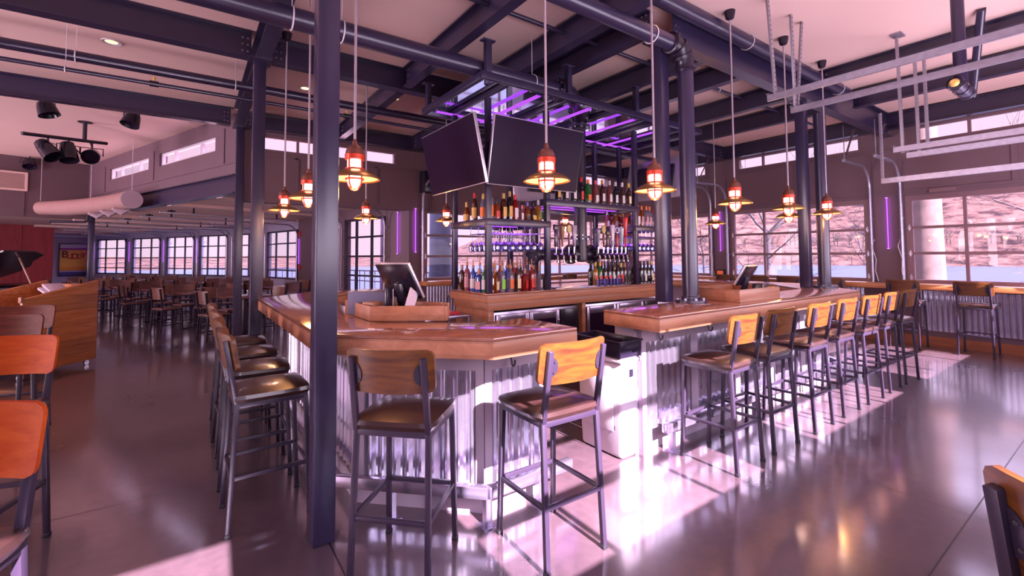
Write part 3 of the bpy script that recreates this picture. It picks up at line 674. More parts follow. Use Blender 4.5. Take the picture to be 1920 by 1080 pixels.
# wooden boxes round the tills
def till_box(corners, z0, z1, label, inner=None, back=True):
    o = thing('till_box', label, 'wooden box', (0, 0, 0)); n = len(corners)
    for i in range(n):
        if i == n-1 and not back: break
        p, q_ = Vector(corners[i]), Vector(corners[(i+1) % n]); d = (q_-p).normalized(); nn = Vector((d.y, -d.x))
        c = (p+q_)/2-nn*.012
        MB().box((c.x, c.y, (z0+z1)/2), ((q_-p).length, .024, z1-z0), rz=math.atan2(d.y, d.x)).build('side_board', M['edge'], o, bevel=.003)
    MB().prism([(Vector(c)+(Vector((sum(x[0] for x in corners)/n, sum(x[1] for x in corners)/n))-Vector(c))*.06)[:] for c in corners], z0, z0+.012).build('bottom', M['edge'], o, smooth=False)
    return o
till_box([(.99, 3.045), (1.41, 2.74), (1.52, 2.92), (1.27, 3.38), (1.125, 3.62), (.985, 3.62)], BT+.001, 1.17, 'low maple box on the left bar top holding the till screen and menus')
till_box([(3.98, 2.14), (4.72, 2.14), (4.72, 2.62), (4.05, 2.62)], BT+.001, 1.185, 'low maple box with a till on the long right bar top')
def till(loc, rz, label, tilt=28, wdt=.36, hgt=.25, lens=True):
    o = thing('till_screen', label, 'till', loc, rz)
    R = Matrix.Rotation(rad(tilt), 3, 'X')
    def T(c): return R@Vector(c)+Vector((0, 0, .12))
    MB().box(T((0, 0, hgt/2)), (wdt, .022, hgt), mat=R).build('screen_housing', M['bezel'], o, bevel=.005)
    MB().box(T((0, .013, hgt/2)), (wdt-.016, .006, hgt-.016), mat=R).build('screen', M['tv'], o, smooth=False)
    MB().box(T((0, -.016, hgt/2)), (wdt-.006, .014, hgt-.006), mat=R).build('back_cover', M['black'], o, bevel=.004)
    MB().prism([(-.09, -.1), (.09, -.1), (.07, .1), (-.07, .1)], 0, .035).bar((0, -.03, .03), T((0, -.02, hgt*.45)), .09, .04).build('stand', M['black'], o, bevel=.008)
    return o
till((1.33, 3.22, BT+.014), rad(-72), 'till with a large tilted black screen in the box on the left bar top', 30, .36, .29)
till((4.46, 2.40, BT+.014), rad(8), 'small black till screen tilted back in the box on the right bar top', 30, .28, .22)
tag(MB().b2((-.09, -.05, 0), (.09, .05, .13)).build('card_terminal', M['black'], bevel=.012, loc=(4.62, 2.28, BT+.014), rz=.2), 'squat black printer beside the small till on the right bar top', 'printer')
tag(MB().b2((-.15, -.06, 0), (.15, .06, .16)).build('menu_holder', plain('slate_menu_box', (.12, .13, .24), .5), bevel=.006, loc=(1.10, 3.36, BT+.014), rz=rad(-35)), 'slate blue menu box inside the wooden box on the left bar top', 'menu box')
o = tag(MB().b2((-.035, -.012, 0), (.035, .012, .20)).build('card_reader', M['black'], bevel=.008, loc=(1.14, 3.10, BT+.014), rz=rad(35)), 'upright black card reader with a pale edge in the left wooden box', 'card reader')
MB().b2((.035, -.012, .01), (.041, .012, .19)).build('pale_edge', M['offwhite'], o, bevel=.002)
tag(MB().b2((-.05, -.05, 0), (.05, .05, .10)).build('napkin_block', M['edge'], bevel=.004, loc=(1.06, 3.2, BT+.014), rz=.4), 'small orange wooden block by the menu box', 'block')
o = tag(MB().box((0, 0, .09), (.11, .006, .18), mat=Matrix.Rotation(.5, 3, 'Y')).build('menu_card', M['paper'], loc=(1.27, 3.02, BT+.02), rz=.6), 'paper menus leaning beside the till screen', 'menus')

# slim waste bin
o = thing('waste_bin', 'tall slim pale grey waste bin with a black tray on top', 'waste bin', (2.69, 2.52, 0), 0)
MB().lathe([(.0, 0), (.10, 0), (.105, .02), (.135, .70), (.15, .74)], n=4, mat=Matrix.Rotation(PI/4, 3, 'Z')) if False else None
def taper(b, w0, d0, w1, d1, z0, z1):
    return b.add([(-w0/2, -d0/2, z0), (w0/2, -d0/2, z0), (w0/2, d0/2, z0), (-w0/2, d0/2, z0), (-w1/2, -d1/2, z1), (w1/2, -d1/2, z1), (w1/2, d1/2, z1), (-w1/2, d1/2, z1)], [(0,3,2,1),(4,5,6,7),(0,1,5,4),(1,2,6,5),(2,3,7,6),(3,0,4,7)])
taper(MB(), .17, .42, .215, .47, 0, .70).build('body', M['bin'], o, bevel=.03, seg=4)
taper(MB(), .225, .48, .235, .49, .70, .735).build('rim', M['bin'], o, bevel=.01)
MB().b2((-.02, -.2405, .60), (.02, -.236, .655)).build('handle_notch', M['black'], o, smooth=False)
for s in (-1, 1): MB().b2((s*.1125-.004, -.16, .2), (s*.1125+.0, .14, .58)).build('side_panel', M['bin'], o, bevel=.02)
t_ = thing('bus_tray', 'deep black plastic tray standing on the pale grey waste bin', 'tray', (2.69, 2.52, .736))
tb = taper(MB(), .215, .46, .235, .49, 0, .012); taper(tb, .2, .45, .2, .45, 0, .013)
for sx, sy, lx, ly in ((0, -.235, .235, .012), (0, .235, .235, .012), (-.112, 0, .012, .47), (.112, 0, .012, .47)): tb.b2((sx-lx/2, sy-ly/2, .01), (sx+lx/2, sy+ly/2, .125))
tb.build('tub', M['black'], t_, bevel=.005)
MB().b2((-.125, -.25, .118), (.125, -.235, .132)).b2((-.125, .235, .118), (.125, .25, .132)).b2((-.13, -.25, .118), (-.115, .25, .132)).b2((.115, -.25, .118), (.13, .25, .132)).build('lip', M['black'], t_, bevel=.004)

# ------------------------------------------------------------------ island: counter, coolers, posts, shelves
IX0, IX1, IY0, IY1, IZ = 2.58, 5.62, 4.10, 4.95, 1.10
o = slab('back_counter', [(IX0, IY0), (IX1, IY0), (IX1, IY1), (IX0, IY1)], 'thick wooden back counter in the middle of the bar, crowded with bottles', IZ, .10, ('bartop', 'edge'), 'counter')
MB().b2((IX0+.03, IY0+.03, IZ-.19), (IX1-.03, IY1-.03, IZ-.1005)).build('lower_band', M['edge'], o, bevel=.005)
tag(MB().b2((IX0+.05, IY0+.06, 0), (IX0+.12, IY1-.06, IZ-.191)).build('end_panel', M['edge'], bevel=.004), 'upright orange wooden end panel under the left end of the back counter', 'panel')
MB_ = MB().b2((0, 0, 0), (.06, .5, IZ-.191))
tag(MB_.build('counter_support', M['edge'], bevel=.004, loc=(4.02, IY0+.07, 0)), 'wooden upright between the coolers under the back counter', 'support')
def cooler(x0, x1, label, vents=True):
    o = thing('bar_cooler', label, 'cooler', (x0, IY0+.09, 0)); w_ = x1-x0
    MB().b2((0, .03, .08), (w_, .68, .88)).build('body', M['stainless'], o, bevel=.006)
    dw = (w_-.32)/2 if vents else w_/2
    for k in range(2):
        xa = .01+k*dw; dr_ = MB().b2((xa, -.005, .12), (xa+.05, .03, .85)).b2((xa+dw-.06, -.005, .12), (xa+dw-.01, .03, .85)).b2((xa+.05, -.005, .76), (xa+dw-.06, .03, .85)).b2((xa+.05, -.005, .12), (xa+dw-.06, .03, .18))
        d_ = dr_.build('door', M['stainless'], o, bevel=.004)
        MB().b2((xa+.05, .012, .18), (xa+dw-.06, .018, .76)).build('door_glass', M['tv'], d_, smooth=False)
        MB().b2((xa+dw-.055, -.03, .45), (xa+dw-.03, -.004, .74)).build('door_handle', M['chrome'], d_, bevel=.005)
    if vents:
        MB().b2((w_-.30, -.004, .50), (w_-.01, .03, .85)).build('machine_panel', M['black'], o, bevel=.004)
        g = MB()
        for k in range(13): g.b2((w_-.29, -.01, .14+k*.026), (w_-.02, .03, .155+k*.026))
        g.build('vent_grille', M['stainless'], o, smooth=False)
    return o
cooler(IX0+.16, 3.98, 'stainless two-door cooler under the left half of the back counter, with a black machine panel')
cooler(4.11, 5.55, 'stainless two-door cooler under the right half of the back counter')
ZC = 3.22
def post(x, y, label, z1=ZC, z0=IZ): return tag(MB().b2((x-.03, y-.03, z0+.001), (x+.03, y+.03, z1)).build('rack_post', M['steel'], bevel=.005), label, 'post', 'posts of the bottle rack')
PX = [2.62, 3.44, 5.02, 5.57]
for x, t in zip(PX, ('front left corner of the bottle rack', 'right end of the left bottle shelf, front row', 'left end of the right bottle shelf, front row', 'front right corner of the bottle rack')):
    post(x, 4.14, 'square steel post at the '+t)
for x, t in zip(PX, ('back left corner', 'back row, second from left', 'back row, third from left', 'back right corner')):
    post(x, 4.90, 'square steel post of the bottle rack, '+t)
def ledstrip(name, p, q, label=None, parent=None, wd=.045, th=.012, rows=2, pitch=.022, group=None):
    """LED tape with dots; faces down"""
    p, q = Vector(p), Vector(q); d = (q-p).normalized(); n = Vector((-d.y, d.x, 0))*wd/2; L_ = (q-p).length
    me = bpy.data.meshes.new(name); z = Vector((0, 0, th))
    V = [p-n, q-n, q+n, p+n, p-n+z, q-n+z, q+n+z, p+n+z]; F = [(0, 3, 2, 1), (4, 5, 6, 7), (0, 1, 5, 4), (1, 2, 6, 5), (2, 3, 7, 6), (3, 0, 4, 7)]
    me.from_pydata([tuple(v) for v in V], [], F); uv = me.uv_layers.new()
    k = L_/pitch; U = {0: (0, 0), 1: (k, 0), 2: (k, rows), 3: (0, rows), 4: (0, 0), 5: (k, 0), 6: (k, rows), 7: (0, rows)}
    for pl_ in me.polygons:
        for li in pl_.loop_indices:
            vi = me.loops[li].vertex_index; uu = U[vi]
            if pl_.index in (2, 4): uu = (U[vi][0], 0 if vi < 4 else 1)
            uv.data[li].uv = uu
    me.materials.append(M['led']); o = bpy.data.objects.new(name, me); col.objects.link(o); o.parent = parent
    if label: tag(o, label, 'light strip', group)
    return o
def shelf(x0, x1, y0, y1, z, label, th=.075):
    o = thing('bottle_shelf', label, 'shelf')
    b = MB(); t = .045
    b.b2((x0, y0, z-th), (x1, y0+t, z)).b2((x0, y1-t, z-th), (x1, y1, z)).b2((x0, y0+t, z-th), (x0+t, y1-t, z)).b2((x1-t, y0+t, z-th), (x1, y1-t, z))
    b.build('frame', M['steel'], o, bevel=.004)
    MB().b2((x0+t, y0+t, z-.02), (x1-t, y1-t, z-.002)).build('board', M['steel2'], o, smooth=False)
    for y in (y0+.16, y0+.34, y0+.56):
        ledstrip('light_strip', (x0+.1, y, z-.05), (x1-.1, y, z-.05), parent=o)
    l = bpy.data.lights.new('violet_shelf_glow', 'AREA'); l.shape = 'RECTANGLE'; l.size = x1-x0-.2; l.size_y = .4; l.energy = 5; l.color = (.42, .12, 1)
    lo_ = bpy.data.objects.new('violet_shelf_glow', l); col.objects.link(lo_); lo_.location = ((x0+x1)/2, (y0+y1)/2, z-.06); lo_.parent = o
    return o
SZ, SZ2 = 1.905, 2.17
shelf(PX[0]-.035, PX[1]+.035, 4.105, 4.935, SZ, 'lower left shelf of the bottle rack with violet lights under it')
shelf(PX[2]-.035, PX[3]+.035, 4.105, 4.935, SZ, 'lower right shelf of the bottle rack with violet lights under it')
shelf(PX[1]-.035, PX[2]+.035, 4.105, 4.935, SZ2, 'upper middle shelf of the bottle rack above the beer taps')
# canopy
CX0, CX1, CY0, CY1 = 2.27, 5.95, 3.68, 5.10
o = thing('rack_canopy', 'steel-framed canopy with mirror panels and violet light strips hanging over the bottle rack', 'canopy')
b = MB(); zc0, zc1 = ZC, ZC+.075
for a_, c_ in (((CX0, CY0), (CX1, CY0+.05)), ((CX0, CY1-.05), (CX1, CY1)), ((CX0, CY0+.05), (CX0+.05, CY1-.05)), ((CX1-.05, CY0+.05), (CX1, CY1-.05))): b.b2((*a_, zc0), (*c_, zc1))
for x in (2.62, 3.44, 4.2, 5.02, 5.57): b.b2((x-.025, CY0+.05, zc0+.01), (x+.025, CY1-.05, zc1-.01))
b.build('frame', M['steel'], o, bevel=.004)
MB().b2((CX0+.05, CY0+.05, zc1-.004), (CX1-.05, CY1-.05, zc1+.004)).build('mirror_panel', M['mirror'], o, smooth=False)
for x in (3.05, 3.82, 4.6, 5.3): ledstrip('light_strip', (x, CY0+.10, zc0+.0), (x, CY1-.12, zc0+.0), parent=o, wd=.06)
ledstrip('light_strip', (CX0+.1, CY1-.2, zc0+.0), (CX1-.1, CY1-.2, zc0+.0), parent=o, wd=.05)
for x, y in ((CX0+.08, CY0+.03), (3.41, CY0+.03), (4.55, CY0+.03), (CX1-.3, CY0+.03), (CX0+.08, CY1-.03), (3.9, CY1-.03), (CX1-.3, CY1-.03)):
    MB().b2((x-.03, y-.03, zc1), (x+.03, y+.03, ZB+.002)).b2((x-.07, y-.04, ZB-.014), (x+.07, y+.04, ZB)).build('hanger', M['steel'], o, bevel=.003)
# televisions
def tv(c, rz, tilt, label, w_=1.22, h_=.70):
    o = thing('television', label, 'television', c, rz); R = Matrix.Rotation(rad(tilt), 3, 'X')
    MB().box((0, 0, 0), (w_, .035, h_), mat=R).build('casing', M['bezel'], o, bevel=.004)
    MB().box(R@Vector((0, -.019, 0)), (w_-.016, .006, h_-.016), mat=R).build('screen', M['tv'], o, smooth=False)
    MB().box(R@Vector((0, .04, 0)), (w_*.6, .05, h_*.6), mat=R).build('back_cover', M['black'], o, bevel=.01)
    MB().bar(R@Vector((0, .05, 0)), (0, .26, .05), .05).b2((-.12, .24, -.1), (.12, .27, .15)).build('wall_bracket', M['steel2'], o, bevel=.003)
    return o
tv((3.06, 3.83, 2.575), 0, 12, 'large black television tilted down on the front of the bottle rack')
tv((2.33, 4.42, 2.575), rad(-90), 12, 'large black television on the left side of the bottle rack')
tv((5.86, 4.42, 2.66), rad(90), 12, 'black television on the right side of the rack, seen past the thick pipe', 1.1, .64)
tv((4.3, 5.22, 2.62), rad(180), 12, 'television on the back of the bottle rack, seen from behind')

# tap tower
o = thing('tap_tower', 'black flanged pipe tower with a row of beer taps above the back counter', 'beer taps', (4.13, 4.30, IZ))
TZ = .415
MB().cyl((0, 0, 2.19), (0, 0, TZ+.02), .083, 24).build('down_pipe', M['steel2'], o)
MB().cyl((-.80, 0, TZ), (.80, 0, TZ), .07, 24).build('manifold_pipe', M['steel2'], o)
RY = Matrix.Rotation(PI/2, 3, 'Y')
def flange(name, c, r, th, mat, parent, n=8, bolt=.013):
    f = MB().lathe([(r, -th/2), (r, th/2)], c, 28, mat)
    fo = f.build(name, M['steel2'], parent)
    k = MB()
    for j in range(n):
        a = 2*PI*j/n+.3; p = Vector((math.cos(a)*r*.8, math.sin(a)*r*.8, 0)); q_ = Vector((0, 0, th/2+.014))
        k.cyl(Vector(c)+mat@(p-q_), Vector(c)+mat@(p+q_), bolt, 6)
    k.build('bolts', M['bolt'], fo, smooth=False)
I3 = Matrix.Identity(3)
for x in (-.78, -.18, .18, .78): flange('flange', (x, 0, TZ), .125, .035, RY, o)
flange('flange', (0, 0, TZ+.22), .125, .03, I3, o); flange('flange', (0, 0, 2.08), .14, .03, I3, o)
MB().lathe([(.09, TZ+.19), (.083, TZ+.1), (.095, TZ), (.09, TZ-.08), (.04, TZ-.1)], n=20).build('tee', M['steel2'], o)
hc = [((.03, .012, .03), 'slab', 1), ((.30, .13, .04), 'club', 1), ((.16, .018, .02), 'oval', 1), ((.35, .28, .36), 'wedge', 1), ((.28, .27, .33), 'club', .9), ((.14, .02, .02), 'oval', 1.05), ((.07, .035, .03), 'slab', .8), ((.62, .55, .60), 'wedge', 1.1), ((.40, .02, .03), 'disc', 1), ((.45, .55, .55), 'club', 1.05), ((.75, .03, .03), 'torch', 1.5)]
xs = [-.52, -.42, -.31, -.22, .02, .30, .38, .47, .56, .65, .73]
for i, ((c_, kind, sc), x) in enumerate(zip(hc, xs)):
    z = TZ+.02; y = -.07
    if i == 4: x = .20
    mt = plain('tap_handle_paint_%d' % i, c_, .35, coat=.4, var=.2, scale=20)
    fa = MB().tube([(x, y, z-.02), (x, y-.05, z-.02), (x, y-.075, z-.05), (x, y-.08, z-.12)], .013, 8).cyl((x, y-.045, z-.02), (x, y-.05, z+.07), .010, 8).build('faucet', M['chrome'], o)
    zb = z+.07; h = .27*sc; yy = y-.05
    if kind == 'slab': pr = MB().b2((x-.02, yy-.014, zb), (x+.02, yy+.014, zb+h*.75)).b2((x-.032, yy-.018, zb+h*.75), (x+.032, yy+.018, zb+h))
    elif kind == 'club': pr = MB().lathe([(.010, zb), (.014, zb+h*.3), (.026, zb+h*.55), (.030, zb+h*.75), (.036, zb+h*.9), (.012, zb+h)], (x, yy, 0), 12)
    elif kind == 'oval': pr = MB().lathe([(.010, zb), (.016, zb+h*.4), (.012, zb+h*.62), (.010, zb+h*.66)], (x, yy, 0), 10)
    elif kind == 'wedge': pr = MB().add([(x-.012, yy-.012, zb), (x+.012, yy-.012, zb), (x+.012, yy+.012, zb), (x-.012, yy+.012, zb), (x-.036, yy-.018, zb+h), (x+.036, yy-.018, zb+h), (x+.036, yy+.018, zb+h), (x-.036, yy+.018, zb+h)], [(0,3,2,1),(4,5,6,7),(0,1,5,4),(1,2,6,5),(2,3,7,6),(3,0,4,7)])
    elif kind == 'disc': pr = MB().b2((x-.018, yy-.012, zb), (x+.018, yy+.012, zb+h*.6))
    else: pr = MB().lathe([(.012, zb), (.012, zb+h*.38), (.03, zb+h*.42), (.018, zb+h*.5), (.026, zb+h*.75), (.036, zb+h)], (x, yy, 0), 14)
    ho = pr.build('tap_handle', mt, fa, bevel=.003)
    RX = Matrix.Rotation(PI/2, 3, 'X')
    if kind == 'oval': MB().lathe([(.034, -.012), (.038, 0), (.034, .012)], (0, 0, 0), 16, RX).build('badge', plain('tap_badge_%d' % i, (.5, .36, .09), .3), fa).matrix_local = Matrix.Translation((x, yy, zb+h*.82)) @ Matrix.Diagonal((1, 1, 1.5, 1))
    if kind == 'disc': MB().lathe([(.032, -.01), (.042, -.01), (.042, .01), (.032, .01), (.032, -.01)], (x, yy, zb+h*.85), 18, RX, caps=False).build('badge_ring', M['offwhite'], fa)
# pump heads under the manifold, drip grid
tag(MB().b2((-.55, -.09, 0), (.75, .09, .012)).build('drip_tray', M['stainless'], bevel=.004, loc=(4.13, 4.24, IZ+.001)), 'flat steel drip tray below the beer taps', 'drip tray')

# ------------------------------------------------------------------ bottles
def bmat(name, c, tr=.35): 
    m, nt, b, o = newmat(name); N = nt.nodes.new; L = nt.links.new
    gl = N('ShaderNodeBsdfTransparent'); gl.inputs[0].default_value = rgba([min(1, x*1.6+.05) for x in c]); mx = N('ShaderNodeMixShader'); mx.inputs[0].default_value = tr
    b.inputs['Base Color'].default_value = rgba([x*.55 for x in c]); b.inputs['Roughness'].default_value = .08; b.inputs['Coat Weight'].default_value = 1
    L(b.outputs[0], mx.inputs[1]); L(gl.outputs[0], mx.inputs[2]); L(mx.outputs[0], o.inputs[0]); return m
BC = dict(amber=bmat('amber_whiskey', (.42, .10, .02)), dark=bmat('dark_wine_glass', (.015, .012, .02), .1), green=bmat('green_glass', (.03, .30, .06)), blue=bmat('blue_glass', (.04, .14, .62), .25),
          clear=bmat('clear_spirit', (.45, .42, .52), .6), red=bmat('red_liqueur', (.50, .02, .02)), gold=bmat('golden_liqueur', (.75, .36, .03)), rose=bmat('rose_bottle', (.45, .12, .12)), brown=bmat('brown_glass', (.12, .035, .015), .2))
def pc(n, c, r=.45): return plain(n, c, r, var=.03)
LC = dict(white=pc('label_white', (.72, .66, .68)), cream=pc('label_cream', (.80, .66, .42)), orange=pc('label_orange', (.80, .16, .02)), red=pc('label_red', (.60, .03, .03)), green=pc('label_green', (.22, .62, .06)),
          gold=pc('label_gold', (.70, .42, .10)), black=pc('label_black', (.03, .02, .03)), pink=pc('label_pink', (.55, .26, .30)), lime=pc('label_lime', (.45, .50, .12)))
CC = dict(black=M['black'], red=pc('cap_red', (.65, .02, .02), .3), gold=pc('cap_gold', (.62, .38, .10), .3), pour=pc('pour_spout', (.45, .22, .12), .3), orange=pc('foil_orange', (.80, .18, .03), .35), pink=pc('foil_pink', (.70, .12, .16), .35), white=M['offwhite'], violet=pc('cap_violet', (.25, .12, .5), .35), yellow=pc('foil_yellow', (.70, .48, .08), .35))
SH = {  # profile of the glass body, radius, neck top
 'round': [(.0, 0), (.036, 0), (.038, .01), (.038, .18), (.034, .205), (.015, .235), (.013, .28)],
 'wine': [(.0, 0), (.036, 0), (.037, .01), (.037, .17), (.033, .20), (.016, .225), (.014, .30)],
 'fizz': [(.0, 0), (.042, 0), (.044, .01), (.044, .13), (.038, .18), (.02, .24), (.016, .28)],
 'squat': [(.0, 0), (.037, 0), (.039, .01), (.040, .12), (.034, .155), (.015, .18), (.013, .225)],
 'bulb': [(.0, 0), (.028, 0), (.038, .03), (.042, .08), (.036, .125), (.018, .155), (.013, .205)],
 'square': [(.0, 0), (.046, 0), (.048, .008), (.048, .15), (.044, .17), (.016, .195), (.014, .24)],
 'tall': [(.0, 0), (.033, 0), (.035, .01), (.035, .20), (.030, .235), (.013, .26), (.012, .31)],
 'mini': [(.0, 0), (.024, 0), (.025, .008), (.025, .11), (.011, .14), (.010, .165)],
}
protos = {}
def bottle(shape, c, lab, cap, label, loc, group, rz=0, spout=False):
    key = (shape, c, lab, cap, spout)
    if key in protos: return dup(protos[key], label, loc, rz, group)
    o = thing('bottle', label, 'bottle', loc, rz, group); pr = SH[shape]; n = 4 if shape == 'square' else 14
    mt = Matrix.Rotation(PI/4, 3, 'Z') if n == 4 else None; bv = .007 if n == 4 else 0
    MB().lathe(pr, n=n if n > 4 else 4, mat=mt).build('glass_body', BC[c], o, bevel=bv)
    zt = pr[-1][1]; rt = pr[-1][0]
    if spout: MB().lathe([(rt+.001, zt-.02), (rt+.004, zt), (.006, zt+.02), (.005, zt+.075), (.003, zt+.08)], n=10).build('pour_spout', CC['pour'], o)
    else: MB().lathe([(rt+.003, zt-.045), (rt+.004, zt-.03), (rt+.004, zt+.012), (rt, zt+.016)], n=12).build('cap', CC[cap], o)
    if lab:
        zl = pr[3][1]; z0, z1 = zl*.18, zl*.78
        r_ = pr[3][0] if shape != 'bulb' else .042
        if n == 4: lb = MB().b2((-.030, -.0355, z0), (.030, -.0345, z1))
        else:
            V = []; F = []
            for j in range(9):
                a = -PI/2-1.15+2.3*j/8; V += [(math.cos(a)*(r_+.001), math.sin(a)*(r_+.001), z0), (math.cos(a)*(r_+.001), math.sin(a)*(r_+.001), z1)]
            for j in range(8): F.append((2*j, 2*j+2, 2*j+3, 2*j+1))
            lb = MB().add(V, F)
        lo_ = lb.build('paper_label', LC[lab], o)
    protos[key] = o; index_kids(); return o
CN = dict(amber='amber', dark='dark', green='green', blue='blue', clear='clear', red='red', gold='golden', rose='rose', brown='brown')
SHN = dict(round='round-shouldered', wine='slim', fizz='stout foil-necked', squat='squat', bulb='round-bellied', square='square', tall='tall', mini='small')
def row(items, x0, x1, y, z, where, group, rz=0, axis='x', jit=.008, spout=False):
    n = len(items); rnd = random.Random(int(x0*100+y*10))
    for i, (s, c, l, k) in enumerate(items):
        t = i/(n-1) if n > 1 else .5; p = x0+(x1-x0)*t
        loc = (p, y+rnd.uniform(-jit, jit), z+.001) if axis == 'x' else (y+rnd.uniform(-jit, jit), p, z+.001)
        lb = '%s %s bottle%s, %s from %s, %s' % (SHN[s], CN[c], (', %s label' % l) if l else '', ORD[i], 'left' if axis == 'x' else 'front', where)
        bottle(s, c, l, k, lb, loc, group, rz, spout and (i % 3 != 1))
ROT = rad(30)
row([('tall','clear','orange','gold'),('squat','amber','red','black'),('round','brown','gold','gold'),('tall','dark','gold','gold'),('round','red','white','red'),('mini','rose','white','pink'),('bulb','amber','black','violet'),('bulb','brown','gold','black'),('square','gold','green','white')],
    2.70, 3.38, 4.22, SZ, 'front row, lower left shelf', 'bottles on the lower left shelf', ROT)
row([('round','clear','orange','gold'),('tall','brown','black','gold'),('squat','amber','gold','black'),('round','dark','white','red'),('tall','clear','white','white'),('round','amber','red','black'),('square','clear','white','black')],
    2.78, 3.34, 4.50, SZ, 'back row, lower left shelf', 'bottles on the lower left shelf', ROT)
row([('round','clear','orange','gold'),('tall','brown','gold','red'),('squat','amber','gold','gold')], 4.36, 4.76, 2.70, SZ, 'left edge, lower left shelf', 'bottles on the lower left shelf', rad(-60), 'y')
row([('wine','dark','gold','gold'),('wine','dark','white','black'),('wine','dark','white','black'),('wine','dark','red','red'),('fizz','green','orange','orange'),('fizz','rose','white','pink'),('wine','brown','white','gold'),('wine','rose','white','white'),('wine','dark','white','white'),('wine','brown','white','white'),('wine','brown','cream','yellow')],
    3.63, 4.92, 4.165, SZ2, 'upper middle shelf', 'wine bottles on the upper middle shelf', ROT)
row([('squat','amber','white','white'),('square','amber','red','red'),('squat','gold','white','white'),('round','amber','cream','gold'),('bulb','red',None,'red'),('bulb','gold','gold','gold'),('bulb','amber','pink','red'),('square','amber','pink','gold')],
    4.30, 4.98, 4.66, 1.905, '', '', ROT) if False else None
row([('squat','clear','cream','white'),('round','amber','white','orange'),('round','amber','pink','orange'),('round','clear','pink','orange'),('round','clear','pink','orange'),('square','clear','lime','red')],
    5.08, 5.52, 4.22, SZ, 'front row, lower right shelf', 'bottles on the lower right shelf', ROT)
row([('squat','amber','white','white'),('square','amber','red','red'),('squat','gold','white','white'),('bulb','red',None,'red'),('bulb','gold','gold','gold'),('bulb','amber','pink','red'),('square','amber','pink','gold')],
    4.98, 5.5, 4.62, SZ, 'back row, lower right shelf', 'bottles on the lower right shelf', ROT)
W_ = 'bottles on the left of the back counter'
row([('square','amber','cream','red'),('round','clear','green','pour'),('round','clear','orange','pour'),('round','brown','cream','pour'),('square','red','red','pour'),('round','red','red','pour'),('square','clear','white','pour'),('bulb','brown','white','gold')],
    2.74, 3.46, 4.20, IZ, 'front row, back counter', W_, ROT, spout=True)
row([('round','amber','red','pour'),('tall','clear','white','pour'),('tall','amber',None,'pour'),('round','blue','white','pour'),('tall','red',None,'pour'),('round','dark','white','pour'),('tall','clear','white','violet'),('round','brown','gold','pour')],
    2.72, 3.40, 4.36, IZ, 'second row, back counter', W_, ROT, spout=True)
row([('tall','clear','white','pour'),('tall','red','red','pour'),('round','dark',None,'pour'),('tall','clear',None,'pour'),('round','amber','cream','pour'),('tall','dark','white','pour'),('round','clear','white','pour')],
    2.74, 3.38, 4.52, IZ, 'third row, back counter', W_, ROT, spout=True)
row([('round','green','white','pour'),('square','blue','pink','pour'),('round','blue','white','pour'),('tall','rose','pink','pour'),('round','brown',None,'pour')],
    4.27, 4.80, 2.66, IZ, 'left edge, back counter', W_, rad(-60), 'y', spout=True)
G2 = 'wine bottles on the right of the back counter'
row([('wine','gold','red','yellow'),('wine','green','red','yellow'),('wine','dark','red','black'),('wine','dark','red','black'),('wine','dark','white','black'),('wine','dark','red','black'),('round','dark','red','yellow'),('round','brown','black','pour'),('round','clear','black','violet'),('squat','dark','white','black'),('round','clear','pink','black'),('wine','dark','black','black'),('wine','dark','white','black'),('wine','dark',None,'black'),('wine','dark','cream','gold')],
    4.36, 5.50, 4.26, IZ, 'front row, right of back counter', G2, ROT)
row([('wine','dark',None,'black'),('wine','dark','white','black'),('wine','dark','red','red'),('wine','dark',None,'violet'),('wine','dark','white','black'),('tall','brown',None,'pour'),('wine','dark',None,'violet'),('wine','dark','gold','black'),('wine','dark',None,'black'),('wine','rose',None,'red')],
    4.44, 5.46, 4.44, IZ, 'back row, right of back counter', G2, ROT)
# small tumblers in front of the wine bottles
tum = None
for i in range(8):
    x = 4.30+i*.062; lb = 'clear tumbler standing in front of the wine bottles on the back counter'
    if tum is None:
        tum = MB().lathe([(.022, .0), (.026, .09), (.024, .09), (.02, .006)], n=12, caps=False).build('tumbler', M['wine'], loc=(x, 4.15, IZ+.001)); tag(tum, lb, 'glass', 'tumblers on the back counter')
    else:
        c = tum.copy(); col.objects.link(c); c.location = (x, 4.15+.01*(i % 2), IZ+.001)
# hanging stem glasses
def stem(s=1.0, red=False):
    return [(.030*s, 0), (.031*s, -.003), (.005, -.010), (.0035, -.02), (.0035, -.085*s), (.012, -.095*s), (.032*s, -.115*s), (.037*s, -.145*s), (.031*s, -.19*s), (.0300*s, -.19*s), (.0355*s, -.146*s), (.03*s, -.118*s), (.0, -.099*s)]
gl_ = None
def rack(x0, x1, y0, y1, z, nx, ny, where):
    global gl_
    r = thing('glass_rack', 'wire hanging rack for stem glasses under the %s shelf' % where, 'glass rack'); b = MB()
    for i in range(nx):
        x = x0+(x1-x0)*i/(nx-1)
        for s in (-.02, .02): b.cyl((x+s, y0-.03, z), (x+s, y1+.03, z), .003, 5)
        for y in (y0, y1): b.cyl((x-.02, y, z), (x-.02, y, z+.085), .003, 5)
    b.build('wires', M['chrome'], r)
    for i in range(nx):
        for j in range(ny):
            loc = (x0+(x1-x0)*i/(nx-1), y0+(y1-y0)*j/(ny-1), z+.006)
            if gl_ is None: gl_ = MB().lathe(stem(1.12), n=14, caps=False).build('wine_glass', M['wine']); tgt = gl_
            else: tgt = gl_.copy(); col.objects.link(tgt)
            tgt.location = loc; tag(tgt, 'clear stem glass hanging upside down in the wire rack under the %s shelf' % where, 'wine glass', 'stem glasses under the %s shelf' % where)
rack(2.76, 3.38, 4.20, 4.72, SZ-.15, 7, 6, 'lower left')
rack(5.06, 5.52, 4.20, 4.72, SZ-.15, 6, 6, 'lower right')
